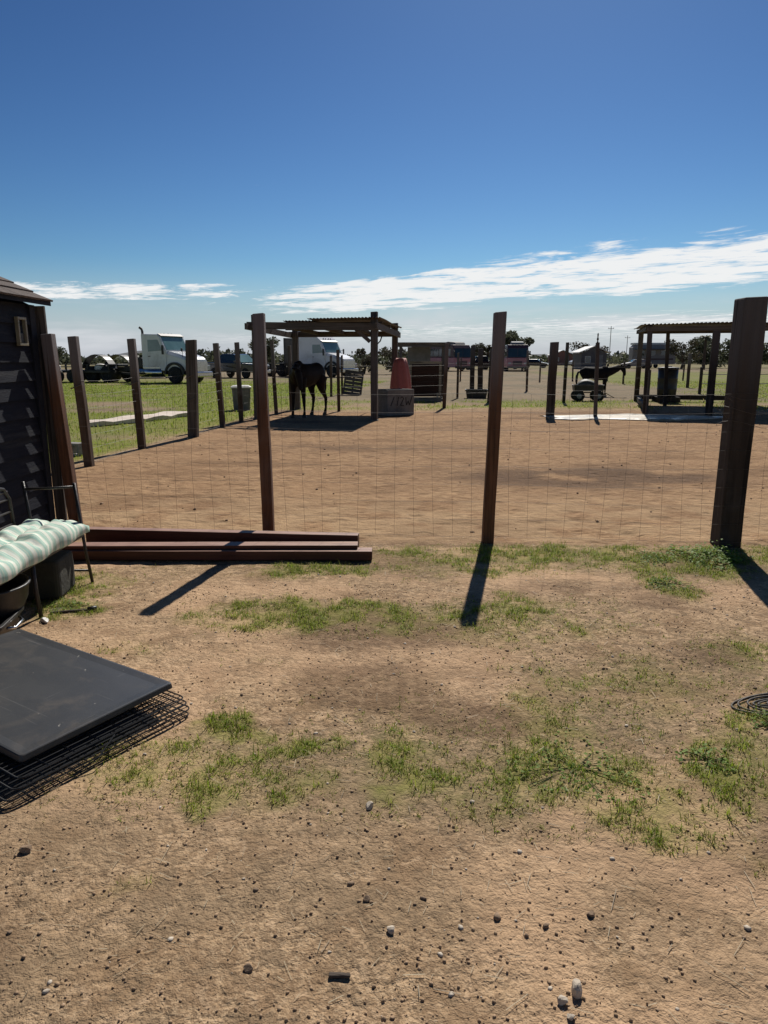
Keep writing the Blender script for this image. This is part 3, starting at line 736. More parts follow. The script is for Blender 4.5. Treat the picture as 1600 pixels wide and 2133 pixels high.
sb = thing('storage_bin', 'low black plastic bin with rounded corners on the dirt below the bench', 'bin', (-2.30, 3.62, 0), R(8))
mb = MB(); mb.loft([[(x * s, y * s, z) for x, y in rrect(.27, .20, .06)] for z, s in ((.0, .9), (.02, .93), (.11, 1.0), (.11, 1.06), (.13, 1.06), (.13, .98), (.03, .9))])
mb.build('bin_body', 'black_plastic', sb, smooth=False, bevel=.003)
MB().tube([(.28, -.09, .095), (.31, -.06, .085), (.31, .06, .085), (.28, .09, .095)], .008, 8).build('handle', 'chrome', sb, smooth=True)

# ================================================================== folded wire crate with its tray
ang = math.atan2(-.554, .835); ctr = Vector((-1.575, 2.855, 0))
crate = thing('folded_wire_crate', 'black wire dog crate folded flat on the dirt under the black tray', 'dog crate', ctr, ang)
def wire_panel(z, x0, x1, y0, y1, nx, ny, r=.0021):
    mb = MB(); c0 = .03
    rim = [(x, y, z) for x, y in [(x0 + (x1 - x0) / 2 + q[0], y0 + (y1 - y0) / 2 + q[1]) for q in rrect((x1 - x0) / 2, (y1 - y0) / 2, c0, 4)]]
    mb.tube(rim + [rim[0]], r * 1.5, 5, False)
    for k in range(1, nx): mb.tube([(x0 + (x1 - x0) * k / nx, y0, z - r), (x0 + (x1 - x0) * k / nx, y1, z - r)], r, 4, False)
    for k in range(1, ny): mb.tube([(x0, y0 + (y1 - y0) * k / ny, z + r), (x1, y0 + (y1 - y0) * k / ny, z + r)], r * 1.2, 4, False)
    return mb.build('wire_panel', 'wire_black', crate, fix=False)
wire_panel(.012, -.66, .66, -.445, .36, 44, 6); wire_panel(.034, -.65, .655, -.43, .37, 44, 8); wire_panel(.058, -.64, .645, -.40, .365, 40, 7); wire_panel(.080, -.62, .63, -.37, .36, 40, 7)
for x in (-.5, 0, .5):
    MB().tube([(x, -.43, .02), (x + .03, -.445, .045), (x + .05, -.43, .08)], .003, 5).build('hinge_clip', 'wire_black', crate)
MB().tube([(.66, -.2, .012), (.678, -.1, .045), (.64, 0, .08)], .003, 5).build('hinge_clip', 'wire_black', crate)
mb = MB(); hx, hy = .605, .345; prof = [(1.0, 0, 0), (1.0, 0, .006), (1.0, -.003, .021), (1, -.006, .024), (1, -.014, .0245), (1, -.05, .021), (1, -.2, .020)]
mb.loft([[(x, y, z) for x, y in rrect(hx + o_, hy + o_, .016 if o_ > -.1 else .012, 4)] for _, o_, z in prof])
tray = mb.build('crate_tray', 'tray_plastic', None, smooth=False, bevel=.0)
tray.location = (-1.61, 2.91, .088); tray.rotation_euler = (R(1.0), R(-.6), ang); tag(tray, 'flat black plastic crate tray lying on top of the folded wire crate', 'tray')

# ================================================================== stacked beams by the fence
def lie(name, label, x0, x1, y, z, w, h, tilt=0.0, rot=0.0, rim=False):
    L_ = x1 - x0; mb = MB()
    if rim:   # channel: web and two flanges
        mb.box(0, L_, 0, .004, 0, h); mb.box(0, L_, .0045, w, h - .004, h); mb.box(0, L_, .0045, w, 0, .004)
    else:
        mb.beam((0, w / 2, h / 2), (L_, w / 2, h / 2), w, h, 8, .0025)
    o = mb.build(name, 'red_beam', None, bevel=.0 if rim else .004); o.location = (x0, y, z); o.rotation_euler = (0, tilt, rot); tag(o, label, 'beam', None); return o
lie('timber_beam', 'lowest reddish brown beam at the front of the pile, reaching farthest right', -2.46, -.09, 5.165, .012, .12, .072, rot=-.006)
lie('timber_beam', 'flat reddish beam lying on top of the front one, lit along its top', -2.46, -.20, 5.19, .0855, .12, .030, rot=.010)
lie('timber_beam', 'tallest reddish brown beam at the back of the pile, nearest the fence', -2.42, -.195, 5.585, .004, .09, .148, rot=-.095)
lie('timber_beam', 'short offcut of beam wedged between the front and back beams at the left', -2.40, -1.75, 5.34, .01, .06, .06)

# ================================================================== single stones, sticks and scraps in front
def rock(loc, r, mat, label, name='stone', sc=(1, 1, .75), seed=0, cat='stone'):
    rr = random.Random(seed); mb = MB()
    pl_ = [(Vector((rr.gauss(0, 1), rr.gauss(0, 1), rr.gauss(0, 1))).normalized(), rr.uniform(.5, .85)) for _ in range(9)]
    def cut(q):
        v = Vector(q)
        for nn, dd in pl_:
            k = v.dot(nn) - dd
            if k > 0: v = v - nn * k
        return v * (1 + rr.uniform(-.03, .03))
    mb.v = [tuple(cut(q) * r * 1.2) for q in I3]; mb.v = [(x * sc[0], y * sc[1], z * sc[2]) for x, y, z in mb.v]; mb.f = [tuple(int(i) for i in f) for f in F3]
    o = mb.build(name, mat, None); o.location = (loc[0], loc[1], float(height(np.array([loc[0]]), np.array([loc[1]]))[0]) + r * sc[2] * .62); o.rotation_euler = (0, 0, rr.uniform(0, 3)); tag(o, label, cat); return o
rock((.465, 1.435), .018, 'pale_stone', 'largest pale stone near the bottom right, casting a dark shadow', sc=(1, .9, 1.05), seed=1)
rock((.425, 1.405), .012, 'pale_stone', 'smaller pale stone just left of the largest stone', seed=2)
rock((.435, 1.365), .010, 'pale_stone', 'tiny pale stone in front of the two larger stones', seed=12)
rock((-1.11, 1.93), .016, 'clod', 'dark lump of dirt near the left edge below the tray', seed=3, name='dirt_clod', cat='clod')
rock((-.34, 1.50), .011, 'clod', 'dark round clod near the bottom, left of the dark stick', seed=4, name='dirt_clod', cat='clod')
rock((.57, 1.68), .010, 'clod', 'dark round clod in the bare dirt right of centre', seed=5, name='dirt_clod', cat='clod')
rock((-.05, 1.73), .010, 'clod', 'dark clod in the middle of a small cluster of crumbs', seed=6, name='dirt_clod', cat='clod')
rock((-1.98, 3.91), .028, 'lid_white', 'crumpled white scrap on the dirt beside the bench', name='paper_scrap', sc=(1.2, .7, .5), seed=7, cat='scrap')
rock((1.33, 2.02), .013, 'pale_stone', 'pair of white stones at the right edge of the grass', seed=8)
rock((-.05, 2.16), .015, 'pale_stone', 'white stone at the lower edge of the middle grass patch', seed=9)
rock((.02, 1.62), .012, 'pale_stone', 'pale stone left of the dark clods in the bare dirt', seed=10)
st = MB().beam((-.027, 0, .006), (.027, .004, .007), .014, .010, 4, .002, .75).build('stick', 'stick', None, bevel=.003); st.location = (-.11, 1.475, .0); st.rotation_euler = (0, 0, R(-6)); tag(st, 'short dark stick of wood in the dirt near the bottom edge', 'stick')
st = MB().tube([(-.16, -.05, .008), (-.06, -.02, .010), (.04, .01, .008)], .009, 6).build('stick', 'stick', None, smooth=True); st.location = (-1.84, 4.08, .0); tag(st, 'bent grey stick in the grass beside the bench', 'stick')
st = MB().tube([(.0, .0, .012), (.05, .015, .016)], .014, 7).build('stick', 'black_plastic', None, smooth=True); st.location = (-1.80, 4.09, 0); tag(st, 'stubby black piece of hose at the end of the grey stick', 'hose piece')
# coil of black poly pipe at the right edge
mb = MB(); pp = []
for k in range(170):
    a = k * .21; f = k / 30; rx = .345 - .030 * f + .008 * math.sin(a * 2.3); ry = .125 - .017 * f + .004 * math.sin(a * 1.7)
    pp.append((rx * math.cos(a), ry * math.sin(a), .010 + .004 * math.sin(k * .37) + .002 * f))
mb.tube(pp, .0042, 6); hs = mb.build('pipe_coil', 'poly_pipe', None, smooth=True); hs.location = (1.86, 2.88, 0); hs.rotation_euler = (0, 0, R(4)); tag(hs, 'loose coil of thin black pipe on the ground at the right edge', 'pipe')

# broadleaf weeds
def weed(loc, rad, h, n, label, seed, size=.022):
    r2 = np.random.default_rng(seed); a = r2.uniform(0, 2 * math.pi, n); rr = rad * np.sqrt(r2.random(n)); z = h * (1 - (rr / rad) ** 2 * .8) * r2.uniform(.1, 1, n) * (.45 + .75 * r2.random(n))
    rr = rr * (.6 + .5 * (np.sin(3 * a + seed) * .5 + .5)) 
    V = []; T = []; tn = []
    for i in range(n):
        p = Vector((rr[i] * math.cos(a[i]), rr[i] * math.sin(a[i]), z[i])); yaw = a[i] + r2.normal(0, .8); L_ = size * r2.uniform(.6, 1.4); pit = r2.uniform(-.5, .6)
        d = Vector((math.cos(yaw) * math.cos(pit), math.sin(yaw) * math.cos(pit), math.sin(pit))); sd_ = Vector((-math.sin(yaw), math.cos(yaw), r2.uniform(-.3, .3))); b0 = len(V); dr = Vector((0, 0, -.25 * L_))
        V += [p, p + d * L_ * .5 + sd_ * L_ * .36, p + d * L_ * 1.0 + dr, p + d * L_ * .5 - sd_ * L_ * .36, p + d * L_ * .5 + Vector((0, 0, -.08 * L_))]
        T += [(b0, b0 + 1, b0 + 4), (b0 + 1, b0 + 2, b0 + 4), (b0 + 2, b0 + 3, b0 + 4), (b0 + 3, b0, b0 + 4)]; tn += [r2.random()] * 5
    t_ = thing('weed', label, 'weed', loc); me = tri_mesh('foliage', np.array([v[:] for v in V]), np.array(T), np.array(tn)); put(me, 'foliage', 'weed', t_)
    mb = MB()
    for i in range(0, n, max(1, n // 22)): mb.tube([(0, 0, 0), (rr[i] * math.cos(a[i]) * .5, rr[i] * math.sin(a[i]) * .5, z[i] * .6), (rr[i] * math.cos(a[i]), rr[i] * math.sin(a[i]), z[i])], .0016, 4, False)
    mb.build('stems', 'weed_stem', t_, fix=False)
plain('weed_stem', (.09, .13, .03), (.12, .15, .05), 20, .7)
weed((2.50, 5.24, 0), .30, .13, 700, 'bright green leafy weed at the foot of the big dark post', 1, .026)
weed((2.10, 5.26, 0), .20, .05, 200, 'low green weed left of the big leafy weed', 2, .020)
weed((1.93, 4.62, 0), .17, .05, 170, 'small green weed in the dirt in front of the fence gap', 3, .018)
weed((.72, 2.40, 0), .26, .03, 260, 'spreading dark green weed in the right hand grass patch', 4, .015)
weed((1.24, 2.45, 0), .11, .045, 110, 'bright upright weed near the right edge below the pipe coil', 5, .017)
weed((1.62, 2.72, 0), .12, .05, 130, 'green weed growing just below the coil of pipe', 6, .016)
weed((-1.97, 4.16, 0), .17, .045, 190, 'green weed beside the front leg of the bench', 8, .014)

# ================================================================== fences round the pen
def fence_line(name, label, posts, wires=(.3, .6, .9, 1.2, 1.45), r=.0022, skip=(), step=0, hs=(0.05, 1.2)):
    f = thing(name, label, 'fence', (posts[0][0], posts[0][1], 0))
    o = f.location.copy()
    for p in posts:
        x, y, h, w, mt, lx = p[:6]
        post_part(f, (x, y, -.1), (x + lx, y, h), w, w * (p[6] if len(p) > 6 else 1), mt, seg=4, jit=w * .04, rot=random.uniform(-.1, .1))
    for i, (a, b2) in enumerate(zip(posts, posts[1:])):
        if i in skip: continue
        mb = MB()
        if step: wire_span(mb, (a[0] - o.x, a[1] - o.y - .05, 0), (b2[0] - o.x, b2[1] - o.y - .05, 0), hs[0], hs[1], 7, step, r)
        else:
            for z in wires: mb.tube([(a[0] - o.x, a[1] - o.y, z), ((a[0] + b2[0]) / 2 - o.x, (a[1] + b2[1]) / 2 - o.y, z - .02), (b2[0] - o.x, b2[1] - o.y, z)], r, 3, False)
        mb.build('wire_mesh' if step else 'wire_strands', 'galv_wire', f, fix=False)
    return f
fl = fence_line('side_fence', 'left fence of the pen, worn brown posts and wire running away from the shed',
    [(-4.22, 10.09, 1.80, .115, 'old_post', -.07), (-4.11, 12.03, 1.82, .115, 'old_post', -.05), (-3.74, 13.92, 1.85, .19, 'grey_post', .06, .7),
     (-3.60, 15.91, 1.83, .11, 'old_post', -.07), (-3.48, 17.40, 1.88, .10, 'old_post', -.03), (-2.99, 19.87, 1.98, .09, 'old_post', -.07), (-2.69, 20.79, 1.86, .09, 'old_post', -.01)], step=.3, r=.0018)
# pale insulator ties on the posts
for x, y, z in ((-4.27, 10.02, 1.12), (-4.14, 11.96, 1.10), (-3.72, 13.83, 1.16), (-3.72, 13.83, .72), (-3.64, 15.84, 1.14)):
    MB().tube([(x - .08 + 4.22, y - 10.09 - .02, z - .03), (x + 4.22, y - 10.09 - .02, z), (x + .08 + 4.22, y - 10.09 - .02, z + .035)], .008, 5).build('wire_tie', 'galv_wire', fl)
plain('iron_post', (.045, .036, .03), (.07, .05, .04), 12, .7, .2)
fb = fence_line('back_fence', 'rear wire fence of the pen between the horse shelter and the right shade roof',
    [(-1.31, 20.79, 1.75, .09, 'old_post', -.01), (1.86, 22.22, 1.96, .11, 'old_post', .06), (4.38, 18.87, 1.92, .19, 'dark_tie', .03), (5.49, 18.55, 1.90, .085, 'iron_post', -.06), (7.2, 19.6, 1.2, .06, 'iron_post', 0)], wires=(.35, .7, 1.0, 1.3))
MB().lathe([(.02, 1.88), (.03, 1.90), (.012, 1.94), (.03, 1.98), (.014, 2.03), (.02, 2.10), (.006, 2.14)], 8).build('post_cap', 'galv_wire', fb).location = (5.43 + 1.31, 18.55 - 20.79, 0)
fence_line('paddock_fence', 'second line of thin posts behind the pen, running past the water trough',
    [(-2.14, 29.1, 1.63, .09, 'old_post', .02), (-1.78, 30.6, 1.64, .09, 'old_post', 0), (2.24, 28.3, 1.95, .10, 'old_post', .06), (2.83, 27.7, 1.72, .08, 'old_post', 0), (3.68, 25.2, 1.80, .12, 'dark_tie', .05),
     (6.31, 25.2, 2.05, .10, 'dark_tie', .03), (6.70, 33.8, 1.87, .09, 'old_post', -.02)], wires=(.3, .6, .9, 1.2))
fence_line('far_fence', 'pair of thick dark posts behind the water trough with a far wire fence', [(4.46, 36.5, 2.15, .23, 'dark_tie', 0), (4.84, 36.3, 2.0, .25, 'dark_tie', -.02), (14.42, 43.5, 1.36, .09, 'old_post', 0), (16.0, 38.0, 1.75, .13, 'old_post', 0), (22, 39, 1.7, .13, 'old_post', 0)], wires=(.4, .8, 1.2))
fence_line('field_fence', 'thin far fence of spindly posts crossing the field before the buses', [(2.5 + k * 2.6, 47 + .8 * math.sin(k * 1.7) + k * .5, 1.35 + .25 * math.sin(k * 2.3), .09, 'old_post', .04 * math.sin(k)) for k in range(10)], wires=(.4, .8, 1.2), r=.004)
fence_line('cattle_rail', 'low dark rail fence beside the rear of the right shade', [(13.6 + k * 1.9, 31 + k * .3, 1.15, .10, 'dark_tie', 0) for k in range(4)], wires=(.45, .85), r=.02)
fence_line('side_paddock_fence', 'short brown posts at the right edge behind the big post', [(10.55, 18.3, 1.0, .16, 'old_post', -.03), (11.6, 16.2, 1.2, .14, 'old_post', 0)], wires=(.4, .8))

# ================================================================== horse shelter
def shade(name, label, O, ax, w, d, h, front=None):
    """post and beam shelter: O near-right or near-left corner, ax azimuth of its depth direction"""
    t_ = thing(name, label, 'shelter', (O[0], O[1], 0), -ax)
    return t_
sh = thing('horse_shelter', 'open wooden shelter with corrugated roof over the dark horse', 'shelter', (-.24, 17.68, 0), -R(9))
# local: x to the right, y away
SX = -3.0; SD = 3.5
for x, y, h in ((0, 0, 2.50), (0, SD, 2.40), (SX, 0, 2.46), (SX + .05, SD, 2.36)):
    post_part(None, (0, 0, -.1), (random.uniform(-.02, .02), 0, h), .16, .16, 'grey_post').parent = sh
    o = sh.children[-1]; o.location = (x, y, 0)
    MB().box(-.1, .1, -.1, .1, 0, .02).build('post_foot', 'concrete', o)
MB().beam((SX - .16, -.11, 2.30), (.12, -.11, 2.24), .05, .17, 6, .004).build('front_beam', 'grey_lumber', sh)
MB().beam((SX - .2, SD + .11, 2.20), (.12, SD + .11, 2.20), .05, .16, 6, .004).build('back_beam', 'grey_lumber', sh)
for x in (.11, SX - .11): MB().beam((x, -.35, 2.27), (x, SD + .3, 2.17), .05, .15, 4, .004).build('side_beam', 'grey_lumber', sh)
for x in (-.75, -1.5, -2.3): MB().beam((x, -.05, 2.30), (x, SD + .1, 2.23), .045, .10, 4, .005).build('rafter', 'grey_lumber', sh)
for y in (.4, 1.7, 3.0): MB().beam((SX - .1, y, 2.375 - y * .02), (.15, y, 2.375 - y * .02), .09, .035, 4, .004, up=(0, 0, 1)).build('purlin', 'grey_lumber', sh)
# knee braces
MB().beam((0, .12, 1.85), (0, .55, 2.2), .04, .09).build('brace', 'grey_lumber', sh); MB().beam((-.1, 0, 1.9), (-.45, 0, 2.2), .04, .09).build('brace', 'grey_lumber', sh)
def corr(parent, x0, x1, y0, y1, z0, z1, lip=0.0, twist=0.0, pitch=.085):
    """one sheet of corrugated metal, ridges running along y"""
    n = int((x1 - x0) / pitch * 6); mb = MB(); rows_ = []
    for j in range(5):
        y = y0 + (y1 - y0) * j / 4; z = z0 + (z1 - z0) * j / 4; r_t = []; r_b = []
        for i in range(n + 1):
            x = x0 + (x1 - x0) * i / n; zz = z + .018 * math.sin(2 * math.pi * x / pitch) + twist * (i / n) * (j / 4) + .01 * math.sin(j * 2 + x)
            r_t.append((x, y, zz)); r_b.append((x, y, zz - .002))
        rows_.append((mb.ring(r_t), mb.ring(r_b)))
    for (a, ab), (c_, cb_) in zip(rows_, rows_[1:]):
        for i in range(n):
            mb.f.append((a[i], a[i + 1], c_[i + 1], c_[i])); mb.f.append((ab[i], cb_[i], cb_[i + 1], ab[i + 1]))
    for (a, ab) in (rows_[0], rows_[-1]):
        for i in range(n): mb.f.append((a[i], ab[i], ab[i + 1], a[i + 1]))
    return mb.build('roof_sheet', 'metal_roof', parent, smooth=True)
corr(sh, -.78, .18, -.30, SD + .25, 2.455, 2.37); corr(sh, -1.60, -.74, -.28, SD + .2, 2.450, 2.365); corr(sh, -2.35, -1.56, .25, SD + .25, 2.425, 2.36, twist=-.05)
# hanging lead and small hook under the roof
MB().tube([(-.38, SD, 2.12), (-.42, SD, 2.0), (-.52, SD, 1.9), (-.55, SD, 1.4), (-.57, SD, .9)], .02, 6).build('hanging_rope', 'iron_pipe', sh, smooth=True)

# ------------------------------------------------------------------ animals: one continuous body from overlapping lofts
def ell(c, rx, ry, d, n=14):
    """ellipse ring across direction d; rx sideways, ry in the up plane"""
    d = Vector(d).normalized(); side = Vector((0, 1, 0)); side = (side - d * side.dot(d)).normalized(); up = d.cross(side).normalized()
    return [Vector(c) + side * rx * math.cos(2 * math.pi * k / n) + up * ry * math.sin(2 * math.pi * k / n) for k in range(n)]
def limb(mb, pts, rs, n=10):
    pts = [Vector(p) for p in pts]; rings = []
    for i, p in enumerate(pts):
        d = pts[min(i + 1, len(pts) - 1)] - pts[max(i - 1, 0)]; r = rs[i]; r = r if isinstance(r, tuple) else (r, r)
        rings.append(ell(p, r[0], r[1], d, n))
    mb.loft(rings)
def equine(name, label, loc, rz, S, hide, pose, cat, ear=.13):
    t_ = thing(name, label, cat, loc, rz); mb = MB()
    # trunk, rump to chest (x forward)
    limb(mb, [(-.78, 0, 1.12), (-.70, 0, 1.16), (-.52, 0, 1.20), (-.25, 0, 1.16), (.05, 0, 1.12), (.32, 0, 1.13), (.52, 0, 1.14), (.64, 0, 1.12), (.70, 0, 1.10)],
         [(.08, .10), (.19, .20), (.255, .28), (.26, .29), (.275, .325), (.265, .33), (.22, .30), (.16, .22), (.08, .10)], 16)
    limb(mb, [(.20, 0, 1.36), (.38, 0, 1.44), (.55, 0, 1.40)], [(.07, .05), (.09, .10), (.09, .10)], 10)      # withers
    nk, hd = pose['neck'], pose['head']
    limb(mb, nk, [(.14, .26), (.115, .20), (.09, .155), (.075, .125)][:len(nk)], 12)
    limb(mb, hd, [(.06, .08), (.085, .125), (.08, .115), (.055, .075), (.05, .065), (.03, .04)][:len(hd)], 12)
    h1 = Vector(hd[1]); hv = (Vector(hd[-1]) - Vector(hd[0])).normalized(); upv = Vector((-hv.z, 0, hv.x)); upv = upv if upv.z > 0 else -upv
    for sgn in (-1, 1):
        e0 = Vector(hd[0]) + Vector((0, sgn * .05, 0)) + upv * .06
        limb(mb, [e0, e0 + upv * ear * .5 + Vector((0, sgn * .02, 0)) - hv * .02, e0 + upv * ear + Vector((0, sgn * .025, 0))], [(.022, .03), (.028, .03), (.004, .004)], 8)
    for sgn, off in pose['fore']:      # front legs: elbow, knee, fetlock, hoof
        y = sgn * .15
        limb(mb, [(.46, y, 1.05), (.47, y, .86), (.46 + off * .35, y, .66), (.46 + off * .7, y, .48), (.46 + off * .75, y, .42), (.46 + off * .95, y, .20), (.47 + off, y, .12), (.50 + off, y, .0)],
             [(.11, .15), (.085, .12), (.06, .075), (.05, .058), (.05, .055), (.032, .036), (.042, .046), (.052, .06)], 10)
    for sgn, off in pose['hind']:      # hind legs: stifle forward, hock back, upright shank
        y = sgn * .15
        limb(mb, [(-.52, y, 1.10), (-.46, y, .90), (-.50 + off * .3, y, .74), (-.64 + off * .7, y, .55), (-.68 + off * .8, y, .48), (-.66 + off * .95, y, .22), (-.63 + off, y, .13), (-.59 + off, y, .0)],
             [(.16, .24), (.13, .19), (.085, .11), (.055, .065), (.05, .06), (.034, .038), (.043, .048), (.054, .062)], 10)
    o = mb.build('body', hide, t_, smooth=True)
    rm = o.modifiers.new('skin', 'REMESH'); rm.mode = 'VOXEL'; rm.voxel_size = .022; rm.use_smooth_shade = True
    sm = o.modifiers.new('soft', 'SMOOTH'); sm.factor = .5; sm.iterations = 4
    mb = MB(); limb(mb, [(-.76, 0, 1.26), (-.86, 0, 1.20), (-.92, 0, 1.0), (-.93, 0, .75), (-.90, 0, .50)], [.035, .05, .065, .06, .015], 10); mb.build('tail', 'mane', t_, smooth=True)
    # mane along the crest, built of short locks
    for k in range(9):
        f = k / 8; i = min(int(f * (len(nk) - 1)), len(nk) - 2); u = f * (len(nk) - 1) - i; p = Vector(nk[i]).lerp(Vector(nk[i + 1]), u)
        dd = (Vector(nk[i + 1]) - Vector(nk[i])).normalized(); cr = Vector((-dd.z, 0, dd.x)); cr = cr if cr.z > 0 else -cr; top_ = p + cr * (.25 - .12 * f)
        m2 = MB(); limb(m2, [top_ - cr * .06, top_ + Vector((0, .05, -.02)), top_ + Vector((0, .10, -.16))], [(.02, .05), (.03, .06), (.01, .02)], 8); m2.build('mane_lock', 'mane', t_, smooth=True)
    for sgn, off in pose['fore']: MB().lathe([(.064, 0), (.05, .07)], 10, (.50 + off, sgn * .15)).build('hoof', 'hoof', t_)
    for sgn, off in pose['hind']: MB().lathe([(.066, 0), (.052, .07)], 10, (-.59 + off, sgn * .15)).build('hoof', 'hoof', t_)
    t_.scale = (S, S, S); return t_
low = dict(neck=[(.50, 0, 1.18), (.68, .07, 1.28), (.80, .16, 1.30), (.86, .24, 1.25)], head=[(.86, .24, 1.30), (.90, .30, 1.20), (.92, .34, 1.04), (.93, .37, .88), (.935, .38, .81), (.94, .385, .76)],
           fore=((-1, .05), (1, -.06)), hind=((-1, .14), (1, -.08)))
equine('horse', 'dark brown horse standing under the corrugated shelter', (-2.02, 18.95, 0), R(-116), .95, 'horse_hide', low, 'horse')
up_ = dict(neck=[(.48, 0, 1.18), (.78, 0, 1.27), (1.02, 0, 1.37), (1.16, 0, 1.46)], head=[(1.13, 0, 1.50), (1.25, 0, 1.45), (1.34, 0, 1.31), (1.39, 0, 1.16), (1.40, 0, 1.08), (1.41, 0, 1.03)],
           fore=((-1, .03), (1, -.05)), hind=((-1, .06), (1, -.06)))
equine('pony', 'black pony standing behind the garden cart, head raised to the right', (8.58, 29.3, 0), R(-12), .80, 'pony_hide', up_, 'pony', .15)

# ================================================================== around the shelter
tr = thing('concrete_trough', 'grey concrete trough with brushed black letters beside the shelter post', 'trough', (.30, 19.55, 0), R(32))
mb = MB(); mb.loft([[(x * s, y * s, z) for x, y in rrect(.44, .30, .03, 2)] for z, s in ((0, 1), (.66, 1.0), (.69, .99), (.69, .86), (.25, .84))]); mb.build('basin', 'concrete', tr, bevel=.01)
# brushed lettering, strokes standing 3 mm proud of the face
def stroke(parent, segs, y, w=.026):
    mb = MB()
    for (x0, z0, x1, z1) in segs: mb.beam((x0, y, z0), (x1, y, z1), w, .006, up=(0, 1, 0))
    return mb.build('painted_letter', 'paint_black', parent)
stroke(tr, [(-.33, .26, -.22, .50)], -.3035); stroke(tr, [(-.13, .26, -.08, .50)], -.3035)
stroke(tr, [(-.02, .46, .03, .50), (.03, .50, .08, .45), (.08, .45, -.02, .27), (-.02, .27, .09, .26)], -.3035)
stroke(tr, [(.15, .48, .17, .27), (.17, .27, .23, .38), (.23, .38, .27, .27), (.27, .27, .36, .52)], -.3035)
# red tarp over a drum
mb = MB(); rings = []
for k in range(12):
    f = k / 11; z = 1.50 * f; rad = .30 * (1 - .45 * (max(0, f - .35) / .65) ** 2.2)
    rings.append([(rad * (1 + .10 * math.sin(7 * a + f * 3) * (1 - f * .5)) * math.cos(a), rad * (1 + .10 * math.sin(7 * a + f * 3) * (1 - f * .5)) * math.sin(a), z + .02 * math.sin(3 * a)) for a in np.linspace(0, 2 * math.pi, 42, endpoint=False)])
mb.loft(rings); tp = mb.build('tarp_bundle', 'tarp_red', None, smooth=True); tp.location = (.47, 20.75, 0); tag(tp, 'faded red tarp wrapped round a tall bundle behind the concrete trough', 'tarp')
# small framed stall behind
st_ = thing('boarded_feeder', 'dark brown boarded feeder in a pale frame on skids behind the trough', 'feeder', (.95, 26.0, 0), R(-3))
for k in range(7): MB().beam((.04, 0, .34 + k * .142), (1.02, 0, .34 + k * .142), .03, .132, 3, .003).build('board', 'barn_red', st_)
for a, b2 in (((-.02, -.02, 1.36), (1.12, -.02, 1.36)), ((1.07, -.02, .20), (1.07, -.02, 1.32)), ((.0, -.02, .20), (.0, -.02, 1.32))): MB().beam(a, b2, .05, .09, up=(0, 0, 1) if a[2] == b2[2] else (1, 0, 0)).build('frame_rail', 'pale_trim', st_)
MB().beam((-.1, -.05, .05), (1.2, -.05, .05), .12, .10).build('skid', 'pale_trim', st_); MB().beam((-.1, .75, .05), (1.2, .75, .05), .12, .10).build('skid', 'pale_trim', st_)
MB().box(.0, 1.1, .05, .75, .16, .24).build('floor_board', 'barn_red', st_); MB().box(.03, 1.06, .74, .78, .24, 1.3).build('rear_panel', 'barn_red', st_)
for x in (.1, .98): MB().beam((x, .0, .0), (x, .0, .3), .07, .07).build('leg', 'pale_trim', st_)
ln = thing('lean_to', 'small flat roofed lean-to with a grey panel behind the boarded feeder', 'lean-to', (.55, 27.6, 0), R(-2))
for x, y in ((.08, 0), (1.78, 0), (.08, 1.6), (1.78, 1.6)): MB().beam((x, y, 0), (x, y, 2.02), .10, .10).build('post', 'old_post', ln)
MB().box(-.1, 1.95, -.15, 1.8, 2.05, 2.10).build('roof', 'metal_roof', ln); MB().beam((-.1, -.1, 1.98), (1.95, -.1, 1.98), .05, .10).build('beam', 'grey_lumber', ln)
MB().box(.34, 1.26, 1.55, 1.60, .9, 1.95).build('back_panel', 'grey_panel', ln)
pl = thing('leaning_pallet', 'grey wooden pallet leaning against a thin post behind the horse', 'pallet', (-1.35, 30.2, 0), R(8)); pl.rotation_euler = (R(-18), R(8), R(4))
for k in range(7): MB().beam((-.40, 0, .06 + k * .155), (.40, 0, .06 + k * .155), .02, .13).build('slat', 'grey_lumber', pl)
for x in (-.36, 0, .36): MB().beam((x, .05, 0), (x, .05, 1.06), .07, .04, up=(0, 1, 0)).build('bearer', 'grey_lumber', pl)
wtq = thing('water_trough', 'low dark rubber water trough in the grass behind the pen', 'trough', (3.58, 27.8, 0), R(-8))
mb = MB(); mb.loft([[(x * s, y * s, z) for x, y in rrect(.42, .26, .08, 4)] for z, s in ((0, .88), (.30, 1.0), (.30, 1.06), (.34, 1.06), (.34, .97), (.22, .93))]); mb.build('trough_body', 'black_plastic', wtq, smooth=False)
MB().loft([[(x * .93, y * .93, z) for x, y in rrect(.42, .26, .08, 4)] for z in (.225, .235)]).build('water', 'glass', wtq)
# utility bin left of the shelter
ub = thing('utility_bin', 'grey plastic bin with a white lid standing by the left fence', 'bin', (-4.25, 21.4, 0), R(12))
mb = MB(); mb.loft([[(x * s, y * s, z) for x, y in rrect(.27, .25, .04, 3)] for z, s in ((0, .88), (.62, 1), (.62, 1.05), (.65, 1.05))]); mb.build('bin_body', 'bin_grey', ub)
mb = MB(); mb.loft([[(x * s, y * s, z) for x, y in rrect(.30, .28, .05, 3)] for z, s in ((.652, 1), (.68, 1), (.72, .8), (.73, .5))]); mb.build('lid', 'lid_white', ub); MB().beam((-.1, -.25, .55), (.1, -.25, .55), .03, .03).build('handle', 'bin_grey', ub)
cb = thing('cinder_block', 'pale cinder block lying in the grass beside the shed corner', 'block', (-4.93, 11.2, 0), R(-20))
mb = MB(); 
for (x0, x1, y0, y1) in ((-.20, .20, -.10, -.07), (-.20, .20, .07, .10), (-.20, -.165, -.0695, .0695), (.165, .20, -.0695, .0695), (-.018, .018, -.0695, .0695)): mb.box(x0, x1, y0, y1, 0, .19)
